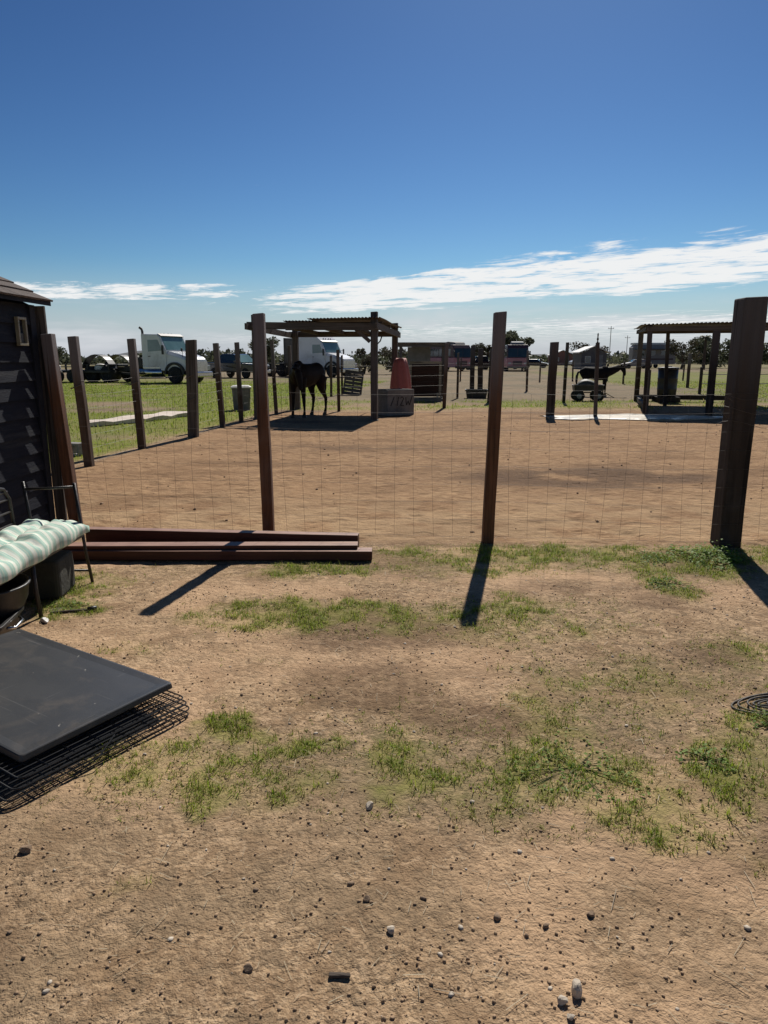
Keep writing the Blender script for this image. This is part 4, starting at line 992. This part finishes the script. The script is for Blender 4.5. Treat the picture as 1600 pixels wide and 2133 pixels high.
o = mb.build('block_body', 'cinder', cb); o.rotation_euler = (R(90), 0, 0); o.location = (0, .1, .10)
# pale slab on the grass
mb = MB(); rings = []
for k in range(13):
    f = k / 12; hw = .42 * (.35 + .65 * min(1, f * 3.5)) + .04 * math.sin(k * 1.9); rings.append([(f * 3.7, -hw, .01), (f * 3.7, hw, .01), (f * 3.7, hw, .10 + .02 * math.sin(k * 1.3)), (f * 3.7, -hw, .10 + .025 * math.sin(k * 2.1))])
mb.loft(rings); sbq = mb.build('concrete_slab', 'slab', None, bevel=.01); sbq.location = (-6.72, 16.0, 0); sbq.rotation_euler = (0, 0, math.atan2(3.4, 1.35)); tag(sbq, 'long pale slab lying flat on the grass outside the left fence', 'slab')

# ================================================================== garden cart
ct = thing('garden_cart', 'small green garden cart with four wheels parked in front of the pony', 'cart', (7.35, 26.0, 0), R(-6))
mb = MB(); mb.loft([[(x * s, y * s, z) for x, y in rrect(.52, .30, .05, 3)] for z, s in ((.36, .92), (.39, .95), (.56, 1.0), (.58, 1.04), (.58, .98), (.40, .90))]); mb.build('cart_bed', 'truck_black', ct)
mb = MB(); rings = []
for k in range(10):
    f = k / 9; x = -.42 + .84 * f; hgt = .26 * math.sin(math.pi * f) ** .6 * (1.15 - .5 * f) + .02
    rings.append([(x, -.25, .50), (x, -.14, .50 + hgt * .8), (x, 0, .52 + hgt), (x, .14, .50 + hgt * .8), (x, .25, .50)])
mb.loft(rings); mb.build('load', 'cart_body', ct, smooth=True)
for x in (-.34, .34):
    MB().tube([(x, -.36, .19), (x, .36, .19)], .015, 6).build('axle', 'iron_pipe', ct)
    for y in (-.36, .36):
        w_ = MB().disc_wheel((0, 0, 0), .19, .09).build('wheel', 'tyre', ct, smooth=True); w_.location = (x, y, .19)
        MB().lathe([(.02, -.05), (.09, -.045), (.10, -.03), (.10, .03), (.09, .045), (.02, .05)], 12).build('rim', 'rim', w_).rotation_euler = (R(90), 0, 0)
for a, b2 in (((-.34, 0, .19), (-.3, 0, .36)), ((.34, 0, .19), (.3, 0, .36)), ((-.3, 0, .3), (.3, 0, .3))): MB().beam(a, b2, .04, .04, up=(0, 1, 0)).build('frame', 'iron_pipe', ct)
MB().tube([(.40, 0, .25), (.62, 0, .30), (.95, 0, .12)], .014, 6).build('pull_handle', 'iron_pipe', ct, smooth=True)

# ================================================================== right hand shade roof
rs = thing('shade_shelter', 'open timber shade with a flat roof over a black barrel at the right', 'shelter', (7.25, 19.87, 0), -R(17))
RD = 6.2; RW = 3.3
for x, y, h, w, mt in ((0, 0, 2.30, .13, 'dark_tie'), (1.62, -.03, 2.22, .18, 'dark_tie'), (RW, 0, 2.30, .14, 'dark_tie'), (0, RD, 2.42, .17, 'old_post'), (RW + .25, RD, 2.42, .20, 'dark_tie')):
    o = post_part(None, (0, 0, -.1), (random.uniform(-.04, .02), 0, h), w, w, mt); o.parent = rs; o.location = (x, y, 0)
MB().beam((-.15, -.10, 2.29), (RW + .2, -.10, 2.29), .05, .13, 6, .004).build('front_beam', 'grey_lumber', rs)
MB().beam((-.15, RD + .12, 2.42), (RW + .4, RD + .12, 2.42), .05, .13, 6, .004).build('back_beam', 'grey_lumber', rs)
for x in (-.09, RW + .1): MB().beam((x, -.25, 2.30), (x, RD + .25, 2.44), .05, .12, 4, .004).build('side_beam', 'grey_lumber', rs)
for k in range(3): corr(rs, -.25 + k * 1.28, 1.06 + k * 1.28, -.30, RD + .3, 2.40 + .012 * (k % 2), 2.53 + .012 * (k % 2), pitch=.10)
MB().beam((.05, RD - .1, .17), (RW + .3, RD - .1, .17), .14, .16, 5, .006).build('bottom_rail', 'dark_tie', rs)
MB().beam((.05, .6, .12), (.05, RD - .3, .14), .12, .14, 5, .006).build('bottom_rail', 'dark_tie', rs)
MB().beam((.80, 3.9, 0), (.72, 3.9, 2.38), .11, .11, 4, .003).build('inner_post', 'dark_tie', rs)
bar = thing('feed_barrel', 'black plastic barrel with a lid standing under the right shade roof', 'barrel', (9.90, 25.2, 0))
MB().lathe([(.28, .20), (.31, .24), (.325, .45), (.335, .47), (.325, .49), (.33, .80), (.34, .82), (.33, .84), (.335, 1.14)], 28).build('drum', 'black_plastic', bar, smooth=True)
MB().lathe([(.355, 1.135), (.36, 1.17), (.34, 1.20), (.12, 1.22), (.11, 1.25), (.04, 1.25)], 28).build('lid', 'black_plastic', bar, smooth=False)
MB().box(-.36, .36, -.36, .36, 0.02, .195).build('stand', 'dark_tie', bar)
# shallow pale mud puddle in front of the right shade
NP = 90; mb = MB(); c0 = [];
def blob(a): return 1 + .16 * math.sin(3 * a + 1) + .10 * math.sin(5 * a + 2.2) + .07 * math.sin(9 * a)
outer = [(6.25 + 2.25 * blob(a) * math.cos(a), 18.45 + .85 * blob(a + 1) * math.sin(a), .022) for a in np.linspace(0, 2 * math.pi, NP, endpoint=False)]
inner = [(6.25 + (x - 6.25) * .9, 18.45 + (y - 18.45) * .88, .040) for x, y, z in outer]
mb.loft([[(x, y, -.06) for x, y, z in outer], outer, inner])
m, t, b = base_mat('mud'); v, raw, inf = coords(t)
f = t.noise(t.scale(v, (.6, 1.5, 1)), 1.7, 7, .65, .5)
t.link(t.mix(t.ramp(f, (.40, .62, 0, 1)), (.56, .49, .38), t.mix(t.ramp(t.noise(v, 6, 5, .6), (.4, .6, 0, 1)), (.33, .26, .17), (.22, .20, .13))), b.inputs['Base Color'])
t.link(t.ramp(f, (.40, .62, .75, .25)), b.inputs['Roughness'])
mb = MB(); mb.loft([[(x, y, -.06) for x, y, z in outer], outer, inner]); pd = mb.build('mud_puddle', 'mud', None, smooth=False); structure(pd)

# ================================================================== vehicles
def wheel(parent, x, y, r, w, name='wheel'):
    o = MB().disc_wheel((0, 0, 0), r, w, 24).build(name, 'tyre', parent, smooth=True); o.location = (x, y, r)
    MB().lathe([(.02 * r, -w * .30), (.14 * r, -w * .46), (.2 * r, -w * .3), (.45 * r, -w * .3), (.56 * r, -w * .52), (.56 * r, w * .52), (.45 * r, w * .3), (.2 * r, w * .3), (.14 * r, w * .46), (.02 * r, w * .3)], 20).build('rim', 'rim', o).rotation_euler = (R(90), 0, 0)
    return o
def side_pane(parent, prof, y, mat='glass', name='side_window'):
    s_g = 1 if y > 0 else -1
    return MB().prism(prof, y, y + s_g * .012).build(name, mat, parent)
def semi(name, label, loc, rz, sleeper):
    t_ = thing(name, label, 'truck', loc, rz)       # x forward, origin under the front axle
    xb = -3.9 if sleeper else -2.35; zr = 3.75 if sleeper else 2.98; W = 1.18
    # cab: tapering hood in front, upright cab behind
    MB().prism([(-.55, .75), (-.55, 1.98), (-.98, 2.86), (-1.12, 2.95), (xb if not sleeper else -1.25, zr if not sleeper else 3.1)] + ([(-2.0, 3.75), (xb, 3.80)] if sleeper else []) + [(xb, .85)], -W, W).build('cab', 'truck_white', t_, bevel=.06)
    mb = MB(); mb.loft([[(x, sy * hw, z) for sy, z in ((-1, .78), (1, .78), (1, zt - .18), (.80, zt), (-.80, zt), (-1, zt - .18))] for x, hw, zt in ((-.56, 1.10, 1.95), (.1, 1.06, 1.80), (.75, .98, 1.60), (.98, .90, 1.45))])
    mb.build('hood', 'truck_white', t_, bevel=.03)
    MB().loft([[(x, y * .82, z) for y, z in ((-1, .72), (1, .72), (1, 1.36), (-1, 1.36))] for x in (.985, 1.02)]).build('grille', 'chrome', t_, bevel=.01)
    MB().box(.85, 1.16, -1.18, 1.18, .38, .72).build('bumper', 'chrome', t_, bevel=.06)
    for s_ in (-1, 1):
        MB().box(.86, 1.0, s_ * .98 - .16, s_ * .98 + .16, .82, 1.10).build('headlight', 'headlamp', t_, bevel=.03)
        side_pane(t_, [(-.80, 1.98), (-1.08, 2.62), (-1.85, 2.62), (-1.85, 1.92)], s_ * (W + .002), 'glass_teal')
        dr = MB().prism([(-.68, .95), (-.68, 1.90), (-.76, 1.93), (-1.92, 1.88), (-1.92, .95)], s_ * (W + .001), s_ * (W + .010)).build('door', 'truck_white', t_)
        MB().box(-1.85, -1.68, s_ * (W + .03) - .012, s_ * (W + .03) + .012, 1.62, 1.66).build('handle', 'truck_black', dr)
        MB().box(-.62, -.50, s_ * 1.42 - .05, s_ * 1.42 + .05, 1.75, 2.30).build('mirror', 'truck_black', t_, bevel=.02)
        MB().tube([(-.66, s_ * W, 2.15), (-.58, s_ * 1.40, 2.18)], .018, 6).build('mirror_arm', 'truck_black', t_)
        MB().tube([(.55, s_ * .98, 1.60), (.58, s_ * 1.04, 1.95)], .014, 6).build('hood_mirror_arm', 'truck_black', t_); MB().box(.53, .60, s_ * 1.06 - .06, s_ * 1.06 + .06, 1.92, 2.12).build('hood_mirror', 'truck_black', t_, bevel=.02)
        arch = []
        MB().loft([[(q * math.cos(a), y, .55 + q * math.sin(a)) for a in np.linspace(0, math.pi, 13)] + [(q2 * math.cos(a), y, .55 + q2 * math.sin(a)) for q2 in (.60,) for a in np.linspace(math.pi, 0, 13)] for q in (.74,) for y in (s_ * .80, s_ * 1.19)]).build('wheel_arch', 'truck_black', t_)
        wheel(t_, 0, s_ * 1.03, .52, .30)
        MB().tube([(-.95, s_ * .98, .66), (-2.6, s_ * .98, .66)], .30, 16).build('fuel_tank', 'chrome', t_, smooth=True)
        MB().box(-2.3, -1.0, s_ * 1.12 - .09, s_ * 1.12 + .09, .94, .985).build('step', 'chrome', t_)
        for xx in (-5.3, -6.6): wheel(t_, xx, s_ * .95, .52, .55)
        MB().box(-7.2, -4.6, s_ * .95 - .30, s_ * .95 + .30, 1.10, 1.13).build('mudguard', 'truck_black', t_)
    MB().prism([(-.60, 2.02), (-.545, 2.02), (-.955, 2.84), (-1.01, 2.84)], -1.02, 1.02).build('windshield', 'glass_teal', t_)
    MB().prism([(-.86, 2.86), (-1.14, 3.0), (-1.14, 2.96), (-.9, 2.83)], -1.1, 1.1).build('sun_visor', 'truck_black', t_)
    for y in (-.5, -.2, .2, .5): MB().lathe([(.06, 0), (.05, .06), (.02, .08)], 8).build('roof_light', 'headlamp', t_).location = (-1.35 if not sleeper else -1.22, y, zr - (.02 if not sleeper else .67))
    MB().tube([(xb - .16, -.80, .9), (xb - .16, -.80, 3.15), (xb - .22, -.80, 3.30), (xb - .36, -.80, 3.38)], .075, 10).build('exhaust_stack', 'iron_pipe' if not sleeper else 'chrome', t_, smooth=True)
    for s_ in (-.45, .45): MB().box(-7.3, -.4, s_ - .06, s_ + .06, .72, .98).build('chassis_rail', 'truck_black', t_)
    MB().box(-5.9, -4.9, -.5, .5, 1.0, 1.16).build('fifth_wheel', 'truck_black', t_, bevel=.04)
    MB().box(-7.32, -7.2, -1.1, 1.1, .55, .80).build('rear_bumper', 'truck_black', t_)
    return t_
tk = semi('semi_truck', 'white day cab truck with a tall exhaust stack parked beyond the left fence', (-12.3, 45.0, 0), R(-22), False)
MB().box(-3.6, -2.65, -.9, .9, .98, 1.55).build('toolbox', 'truck_black', tk, bevel=.03)
for s_ in (-1, 1): MB().loft([[(-6.0 + q * math.cos(a), y, .52 + q * math.sin(a)) for a in np.linspace(.3, math.pi - .3, 11)] + [(-6.0 + (q - .04) * math.cos(a), y, .52 + (q - .04) * math.sin(a)) for a in np.linspace(math.pi - .3, .3, 11)] for q in (1.25,) for y in (s_ * .65, s_ * 1.25)]).build('rear_fender', 'truck_black', tk)
tk2 = semi('semi_truck', 'white sleeper cab truck parked behind the horse shelter', (-3.7, 60.0, 0), R(-32), True)
hr = MB().box(-4.9, -4.78, -1.2, 1.2, .9, 3.2).build('headache_rack', 'truck_black', tk2); MB().box(-4.915, -4.902, -.2, .5, 1.6, 2.8).build('rack_panel', 'lid_white', tk2)

def car(name, label, loc, rz, L_=5.4, pickup=True, mat='car_navy'):
    t_ = thing(name, label, 'pickup' if pickup else 'car', loc, rz); W = .92
    if pickup: prof = [(2.6, .45), (2.65, .95), (2.5, 1.08), (1.15, 1.18), (.45, 1.80), (.2, 1.86), (-.95, 1.86), (-1.15, 1.75), (-1.2, 1.22), (-2.7, 1.22), (-2.75, .5)]
    else: prof = [(2.1, .35), (2.15, .75), (1.0, .95), (.4, 1.40), (-.9, 1.42), (-1.6, 1.05), (-2.1, .95), (-2.1, .4)]
    mb = MB(); mb.loft([[(x, sy * (W if z < 1.25 else W * .84), z) for x, z in prof] for sy in (-1, 1)]); mb.build('body', mat, t_, bevel=.06)
    zt = 1.74 if pickup else 1.34
    for s_ in (-1, 1):
        yb, yt = s_ * (W + .004), s_ * (W * .84 + .012)
        MB().loft([[(1.0 if pickup else .85, yb * .97, 1.24 if pickup else 1.0), (.45 if pickup else .38, yt, zt), (-.9, yt, zt), (-1.0, yb * .97, 1.24 if pickup else 1.0)], [(1.0 if pickup else .85, yb * .97 + s_ * .01, 1.24 if pickup else 1.0), (.45 if pickup else .38, yt + s_ * .01, zt), (-.9, yt + s_ * .01, zt), (-1.0, yb * .97 + s_ * .01, 1.24 if pickup else 1.0)]]).build('side_window', 'glass', t_)
        MB().box(2.45 if pickup else 1.95, 2.64 if pickup else 2.14, s_ * .7 - .15, s_ * .7 + .15, .80 if pickup else .62, .98 if pickup else .74).build('headlight', 'headlamp', t_, bevel=.03)
        MB().box(.75, .90, s_ * 1.04 - .09, s_ * 1.04 + .09, 1.2, 1.38).build('mirror', mat, t_, bevel=.03)
        for x in ((1.75, -1.75) if pickup else (1.35, -1.3)): wheel(t_, x, s_ * .84, .40 if pickup else .32, .26)
    MB().prism([(1.13, 1.21), (1.16, 1.22), (.50, 1.80), (.47, 1.79)] if pickup else [(.96, .97), (.99, .98), (.44, 1.39), (.41, 1.38)], -.72, .72).build('windshield', 'glass_teal', t_)
    MB().box(2.62 if pickup else 2.1, 2.74 if pickup else 2.2, -.9, .9, .40, .66).build('bumper', 'chrome' if pickup else mat, t_, bevel=.04)
    return t_
car('pickup_truck', 'dark navy pickup parked between the two white trucks', (-11.6, 57.5, 0), R(-35))
car('parked_car', 'pale car mostly hidden behind the rear of the day cab truck', (-18.6, 58, 0), R(-60), pickup=False, mat='truck_white')
car('parked_car', 'small dark car on the far field left of the dark barn', (24.6, 118, 0), R(-20), pickup=False, mat='car_navy')
car('parked_car', 'grey car parked below the camper awning', (39.0, 112, 0), R(175), pickup=False, mat='rv_wall')
car('pickup_truck', 'dark pickup on the far field between the two pink buses', (12.6, 98, 0), R(200))
car('parked_car', 'white car far off between the white houses', (40.5, 150, 0), R(10), pickup=False, mat='truck_white')
# low black flatbed trailer behind the day cab truck
ft = thing('flatbed_trailer', 'low black flatbed trailer with pale cargo at the left beyond the fence', 'trailer', (-20.0, 47.2, 0), R(-12))
MB().box(-3.2, 3.0, -1.05, 1.05, .62, .78).build('deck', 'truck_black', ft, bevel=.02); MB().beam((3.0, 0, .6), (4.3, 0, .5), .12, .14).build('drawbar', 'truck_black', ft)
for s_ in (-1, 1):
    for x in (-.6, .5): wheel(ft, x, s_ * 1.2, .42, .26)
    MB().loft([[(x, s_ * 1.2 - .16, z) for x, z in ((-1.25, .7), (-1.05, 1.02), (.95, 1.02), (1.15, .7), (1.1, .68), (.9, .97), (-1.0, .97), (-1.2, .68))], [(x, s_ * 1.2 + .16, z) for x, z in ((-1.25, .7), (-1.05, 1.02), (.95, 1.02), (1.15, .7), (1.1, .68), (.9, .97), (-1.0, .97), (-1.2, .68))]]).build('fender', 'truck_black', ft)
    for k in range(5): MB().box(-3.1 + k * 1.5, -3.04 + k * 1.5, s_ * 1.0 - .03, s_ * 1.0 + .03, .78, 1.15).build('stake', 'truck_black', ft)
MB().box(-3.2, -3.1, -.05, .05, .78, 1.9).build('upright_post', 'truck_black', ft)
for x, y, c_ in ((-1.4, -.5, 'lid_white'), (1.9, -.4, 'lid_white')):
    mb = MB(); mb.lathe([(.30, .78), (.38, .85), (.36, 1.05), (.22, 1.16), (.05, 1.19)], 14); o = mb.build('cargo_bag', c_, None, smooth=True); o.location = (-20.0 + x * .97, 47.2 + y - x * .2, 0)
    tag(o, 'white bag on the rear of the flatbed trailer' if x < 0 else 'white bag on the front of the flatbed trailer', 'bag')
def bus(name, label, loc, rz):
    t_ = thing(name, label, 'bus', loc, rz)
    MB().prism([(0, .45), (.05, 1.55), (-.02, 1.62), (-10.5, 1.62), (-10.5, .45)], -1.27, 1.27).build('body', 'bus_pink', t_, bevel=.05)
    MB().prism([(-.02, 1.625), (-.22, 2.75), (-.55, 3.15), (-10.4, 3.15), (-10.5, 1.625)], -1.25, 1.25).build('upper_body', 'bus_maroon', t_, bevel=.08)
    MB().prism([(.01, 1.68), (-.17, 2.70), (-.20, 2.70), (-.03, 1.68)], -1.12, -.03).build('windshield', 'glass', t_); MB().prism([(.01, 1.68), (-.17, 2.70), (-.20, 2.70), (-.03, 1.68)], .03, 1.12).build('windshield', 'glass', t_)
    MB().prism([(-.6, 3.16), (-.9, 3.45), (-2.4, 3.55), (-3.4, 3.40), (-3.8, 3.16)], -.75, .75).build('roof_unit', 'grey_panel', t_, bevel=.08)
    for s_ in (-1, 1):
        for k in range(7): side_pane(t_, [(-.9 - k * 1.35, 1.80), (-.9 - k * 1.35, 2.65), (-2.1 - k * 1.35, 2.65), (-2.1 - k * 1.35, 1.80)], s_ * 1.252, 'glass', 'side_window')
        MB().box(.0, .06, s_ * .92 - .16, s_ * .92 + .16, .85, 1.05).build('headlight', 'headlamp', t_, bevel=.02)
        wheel(t_, -1.9, s_ * 1.12, .48, .30); wheel(t_, -7.6, s_ * 1.12, .48, .30); MB().box(.05, .25, s_ * 1.42 - .08, s_ * 1.42 + .08, 1.9, 2.4).build('mirror', 'truck_black', t_, bevel=.02)
    MB().box(.06, .16, -1.2, 1.2, .35, .60).build('bumper', 'truck_black', t_, bevel=.03); MB().box(.052, .075, -.55, .55, .75, 1.2).build('grille', 'bus_maroon', t_)
    return t_
bus('parked_bus', 'pink and maroon bus facing the camera, right of the middle fence post', (16.0, 87.0, 0), R(-97))
bus('parked_bus', 'pink and maroon bus seen at an angle behind the lean-to', (9.6, 88.0, 0), R(-62))

# ================================================================== far buildings
def house(name, label, loc, rz, w, d, h, rise, wall, roofm, win=((.2, .3),)):
    t_ = thing(name, label, 'house', loc, rz)
    MB().box(0, w, 0, d, 0, h).build('wall', wall, t_)
    r_ = MB(); r_.loft([[(-.4, y, h), (-.4, y, h + .12), (w / 2, y, h + rise + .12), (w + .4, y, h + .12), (w + .4, y, h), (w / 2, y, h + rise)] for y in (-.4, d + .4)]); r_.build('roof', roofm, t_)
    MB().prism([(0, h), (w, h), (w / 2, h + rise)], 0, .1).build('gable', wall, t_)
    for fx_, ww in win: wn = MB().box(w * fx_, w * fx_ + ww, -.05, -.003, h * .4, h * .8).build('window', 'lid_white', t_); MB().box(w * fx_ + .06, w * fx_ + ww - .06, -.07, -.053, h * .4 + .06, h * .8 - .06).build('pane', 'glass', wn)
    MB().box(w * .6, w * .6 + .9, -.04, -.003, 0, 2.0).build('door', 'grey_panel', t_)
    return t_
house('far_house', 'far low red house with a white gabled roof, left of the dark barn', (38.0, 165, 0), R(-8), 5.0, 9, 2.2, 1.1, 'house_wall', 'white_roof', ((.15, 1.0),))
house('far_house', 'far small house with a white roof just right of the red house', (44.5, 168, 0), R(-4), 4.2, 8, 1.9, .9, 'house_grey', 'white_roof', ((.15, .9),))
house('dark_barn', 'dark barn with a bright curved white roof behind the pony', (28.5, 105, 0), R(-5), 3.6, 7, 2.3, .9, 'house_grey', 'white_roof', ((.15, .8),))
rv = thing('camper_trailer', 'long white roofed camper left of the right shade roof', 'camper', (41.0, 120, 0), R(-4))
MB().prism([(0, .6), (0, 3.3), (.5, 3.75), (6.6, 3.75), (7.0, 3.3), (7.0, .6)], 0, 2.4).build('body', 'rv_wall', rv, bevel=.05); MB().box(.2, 6.8, -.05, 2.45, 3.76, 4.05).build('roof', 'white_roof', rv)
for x in (.8, 2.6, 4.6): MB().box(x, x + 1.1, -.02, -.003, 2.0, 2.8).build('window', 'glass', rv)
MB().box(.4, 6.6, -.015, -.003, 1.25, 1.55).build('stripe', 'bus_maroon', rv)
for x in (3.0, 3.9): wheel(rv, x, .15, .36, .25)
MB().box(.3, 5.2, -2.2, -.05, 2.95, 3.02).build('awning', 'truck_black', rv)
for x in (.4, 5.1): MB().tube([(x, -2.1, 0), (x, -2.1, 2.95)], .03, 6).build('awning_pole', 'iron_pipe', rv)
for x, y, h, lb in ((46.5, 150, 8.0, 'tall thin utility pole left of the camper'), (55.0, 165, 6.6, 'shorter utility pole close to the tall one')):
    up = thing('utility_pole', lb, 'utility pole', (x, y, 0)); MB().tube([(0, 0, 0), (0, 0, h)], [.08, .06], 8).build('pole', 'bark', up); MB().beam((-.6, 0, h - .5), (.6, 0, h - .5), .07, .08).build('crossarm', 'bark', up)
    for q in (-.5, 0, .5): MB().lathe([(.05, h - .43), (.06, h - .36), (.02, h - .28)], 8, (q, 0)).build('insulator', 'lid_white', up)

# ================================================================== trees
def leaf_cloud(pts, size, r2, tone_fn=None):
    n = len(pts); u = r2.normal(size=(n, 3)); u /= np.linalg.norm(u, axis=1)[:, None]; w = r2.normal(size=(n, 3)); w -= u * (u * w).sum(1)[:, None]; w /= np.linalg.norm(w, axis=1)[:, None]
    s = size * r2.uniform(.5, 1.3, n)[:, None]
    V = np.stack([pts - u * s, pts + w * s * .55, pts + u * s, pts - w * s * .55], 1)
    return V.reshape(-1, 3), np.arange(n * 4).reshape(n, 4)
def tree(label, loc, h, rad, seed, mat='leaves', n=2600, size=.16, bare=False, name='tree', trunk_h=.3):
    r2 = np.random.default_rng(seed); t_ = thing(name, label, 'tree', loc)
    mb = MB(); mb.tube([(0, 0, 0), (.1 * rad, 0, h * .25), (0, .05 * rad, h * .5), (0, 0, h * .8)], [.05 * h, .04 * h, .025 * h, .01 * h], 7)
    cl = []
    for k in range(11):
        a = r2.uniform(0, 2 * math.pi); q = rad * r2.uniform(.25, .85); z = h * r2.uniform(trunk_h + .05, .92); cl.append((q * math.cos(a), q * math.sin(a), z, rad * r2.uniform(.28, .5)))
        mb.tube([(0, 0, h * .25), (q * .5 * math.cos(a), q * .5 * math.sin(a), (z + h * .25) * .5), (q * math.cos(a), q * math.sin(a), z)], [.022 * h, .012 * h, .004 * h], 5)
    mb.build('trunk', 'bark', t_)
    P_ = []
    for cx0, cy0, cz, cr in cl:
        m_ = n // len(cl); d_ = r2.normal(size=(m_, 3)); d_ /= np.linalg.norm(d_, axis=1)[:, None]; rr = cr * r2.random(m_) ** .45
        P_.append(np.array([cx0, cy0, cz]) + d_ * rr[:, None] * np.array([1, 1, .72]))
    P_ = np.concatenate(P_); P_[:, 2] = np.maximum(P_[:, 2], h * trunk_h * .6)
    V, T = leaf_cloud(P_, size, r2); me = tri_mesh('crown', V, T, np.repeat(np.clip(r2.random(len(P_)), 0, 1), 4)); put(me, 'crown', mat, t_)
    return t_
tree('dense dark tree rising behind the pink bus by the middle post', (19.5, 108, 0), 6.0, 2.6, 1, size=.22)
tree('wide dark evergreen right of the barrel under the right shade roof', (53.5, 118, 0), 4.6, 4.2, 2, size=.26, n=3600, trunk_h=.1)
tree('dark rounded tree far right, nearest the big post', (61.5, 122, 0), 4.4, 3.4, 3, size=.26, trunk_h=.1)
tree('grey leafless looking tree behind the barrel post', (43.5, 106, 0), 4.2, 2.4, 4, 'dry_scrub', 1500, .16)
tree('low grey green tree between the barn and the camper', (33.5, 118, 0), 4.0, 2.8, 5, 'dry_scrub', 1900, .18)
tree('bushy tree at far left between the shed and the first fence post', (-54.5, 118, 0), 3.4, 2.4, 6, size=.22, trunk_h=.05)
tree('small tree just left of the pink bus facing the camera', (14.3, 104, 0), 3.9, 2.2, 7, 'dry_scrub', 1700, .17)
tree('small dark tree right of the pink bus on the horizon', (34.5, 190, 0), 5.0, 3.2, 8, size=.3)
tree('dark tree behind the pickup left of the second fence post', (-18.3, 108, 0), 4.3, 2.4, 9, size=.22, trunk_h=.1)
tree('scrubby tree behind the lean-to and trough', (1.2, 70, 0), 2.7, 1.6, 10, 'dry_scrub', 1500, .13, trunk_h=.05)
tree('scrubby tree beside the leaning pallet on the far field', (-2.0, 72, 0), 2.6, 1.5, 11, 'dry_scrub', 1400, .13, trunk_h=.05)
pm = thing('palm_tree', 'small palm standing above the trees at the right', 'palm', (44.5, 101, 0))
MB().tube([(0, 0, 0), (.05, 0, 1.5), (0, 0, 4.1)], [.26, .20, .16], 8).build('trunk', 'bark', pm)
r2 = np.random.default_rng(77)
for k in range(16):
    a = k * 2.4; dr = r2.uniform(-.2, .9); mb = MB(); Lp = r2.uniform(.8, 1.15)
    for j in range(7):
        f = j / 6; f2 = (j + 1) / 6
    pts_ = [Vector((math.cos(a) * Lp * f, math.sin(a) * Lp * f, 4.1 + .55 * math.sin(math.pi * f * .8) - dr * f * f)) for f in np.linspace(0, 1, 7)]
    sd2 = Vector((-math.sin(a), math.cos(a), 0)); wd = [.05, .16, .22, .22, .18, .12, .02]
    V = []; T = []
    for j, p in enumerate(pts_): V += [p + sd2 * wd[j] - Vector((0, 0, wd[j] * .6)), p, p - sd2 * wd[j] - Vector((0, 0, wd[j] * .6))]
    for j in range(6): b0 = j * 3; T += [(b0, b0 + 1, b0 + 4, b0 + 3), (b0 + 1, b0 + 2, b0 + 5, b0 + 4)]
    put(tri_mesh('frond', np.array([v[:] for v in V]), np.array(T), np.full(len(V), r2.random())), 'frond', 'leaves', pm)
# far line of scrub along the horizon
r2 = np.random.default_rng(5); P_ = []
for k in range(900):
    a = r2.uniform(-62, 62); d_ = r2.uniform(180, 240); x0 = d_ * math.tan(R(a)) ; hh_ = r2.uniform(1.8, 3.6) * (1.0 + .25 * math.sin(a * .35)); rw = r2.uniform(2.2, 5.0); m_ = 46
    q = r2.normal(size=(m_, 3)); q /= np.linalg.norm(q, axis=1)[:, None]; q *= r2.random(m_)[:, None] ** .4
    P_.append(np.array([x0, d_, hh_ * .45]) + q * np.array([rw, rw, hh_ * .55]))
P_ = np.concatenate(P_); V, T = leaf_cloud(P_, .75, r2); o = stuff(put(tri_mesh('tree_line', V, T, np.repeat(r2.random(len(P_)), 4)), 'tree_line', 'leaves')); tag(o, 'distant line of dark green scrub and trees along the horizon', 'trees')
# low far hills
mb = MB(); xs_ = np.linspace(-4500, 4500, 120); hz_ = [8 + 95 * max(0, float(fbm(np.array([x * .0011 + 2]), np.array([3.3]))[0]) - .42) + 55 * math.exp(-((x + 1750) / 260) ** 2) for x in xs_]
mb.loft([[(x, 5200, -5) for x in xs_] + [(x, 5900, -5) for x in xs_[::-1]], [(x, 5400, h) for x, h in zip(xs_, hz_)] + [(x, 5500, h) for x, h in zip(xs_[::-1], hz_[::-1])]], cap=True)
structure(mb.build('hills', 'hill_grey'))
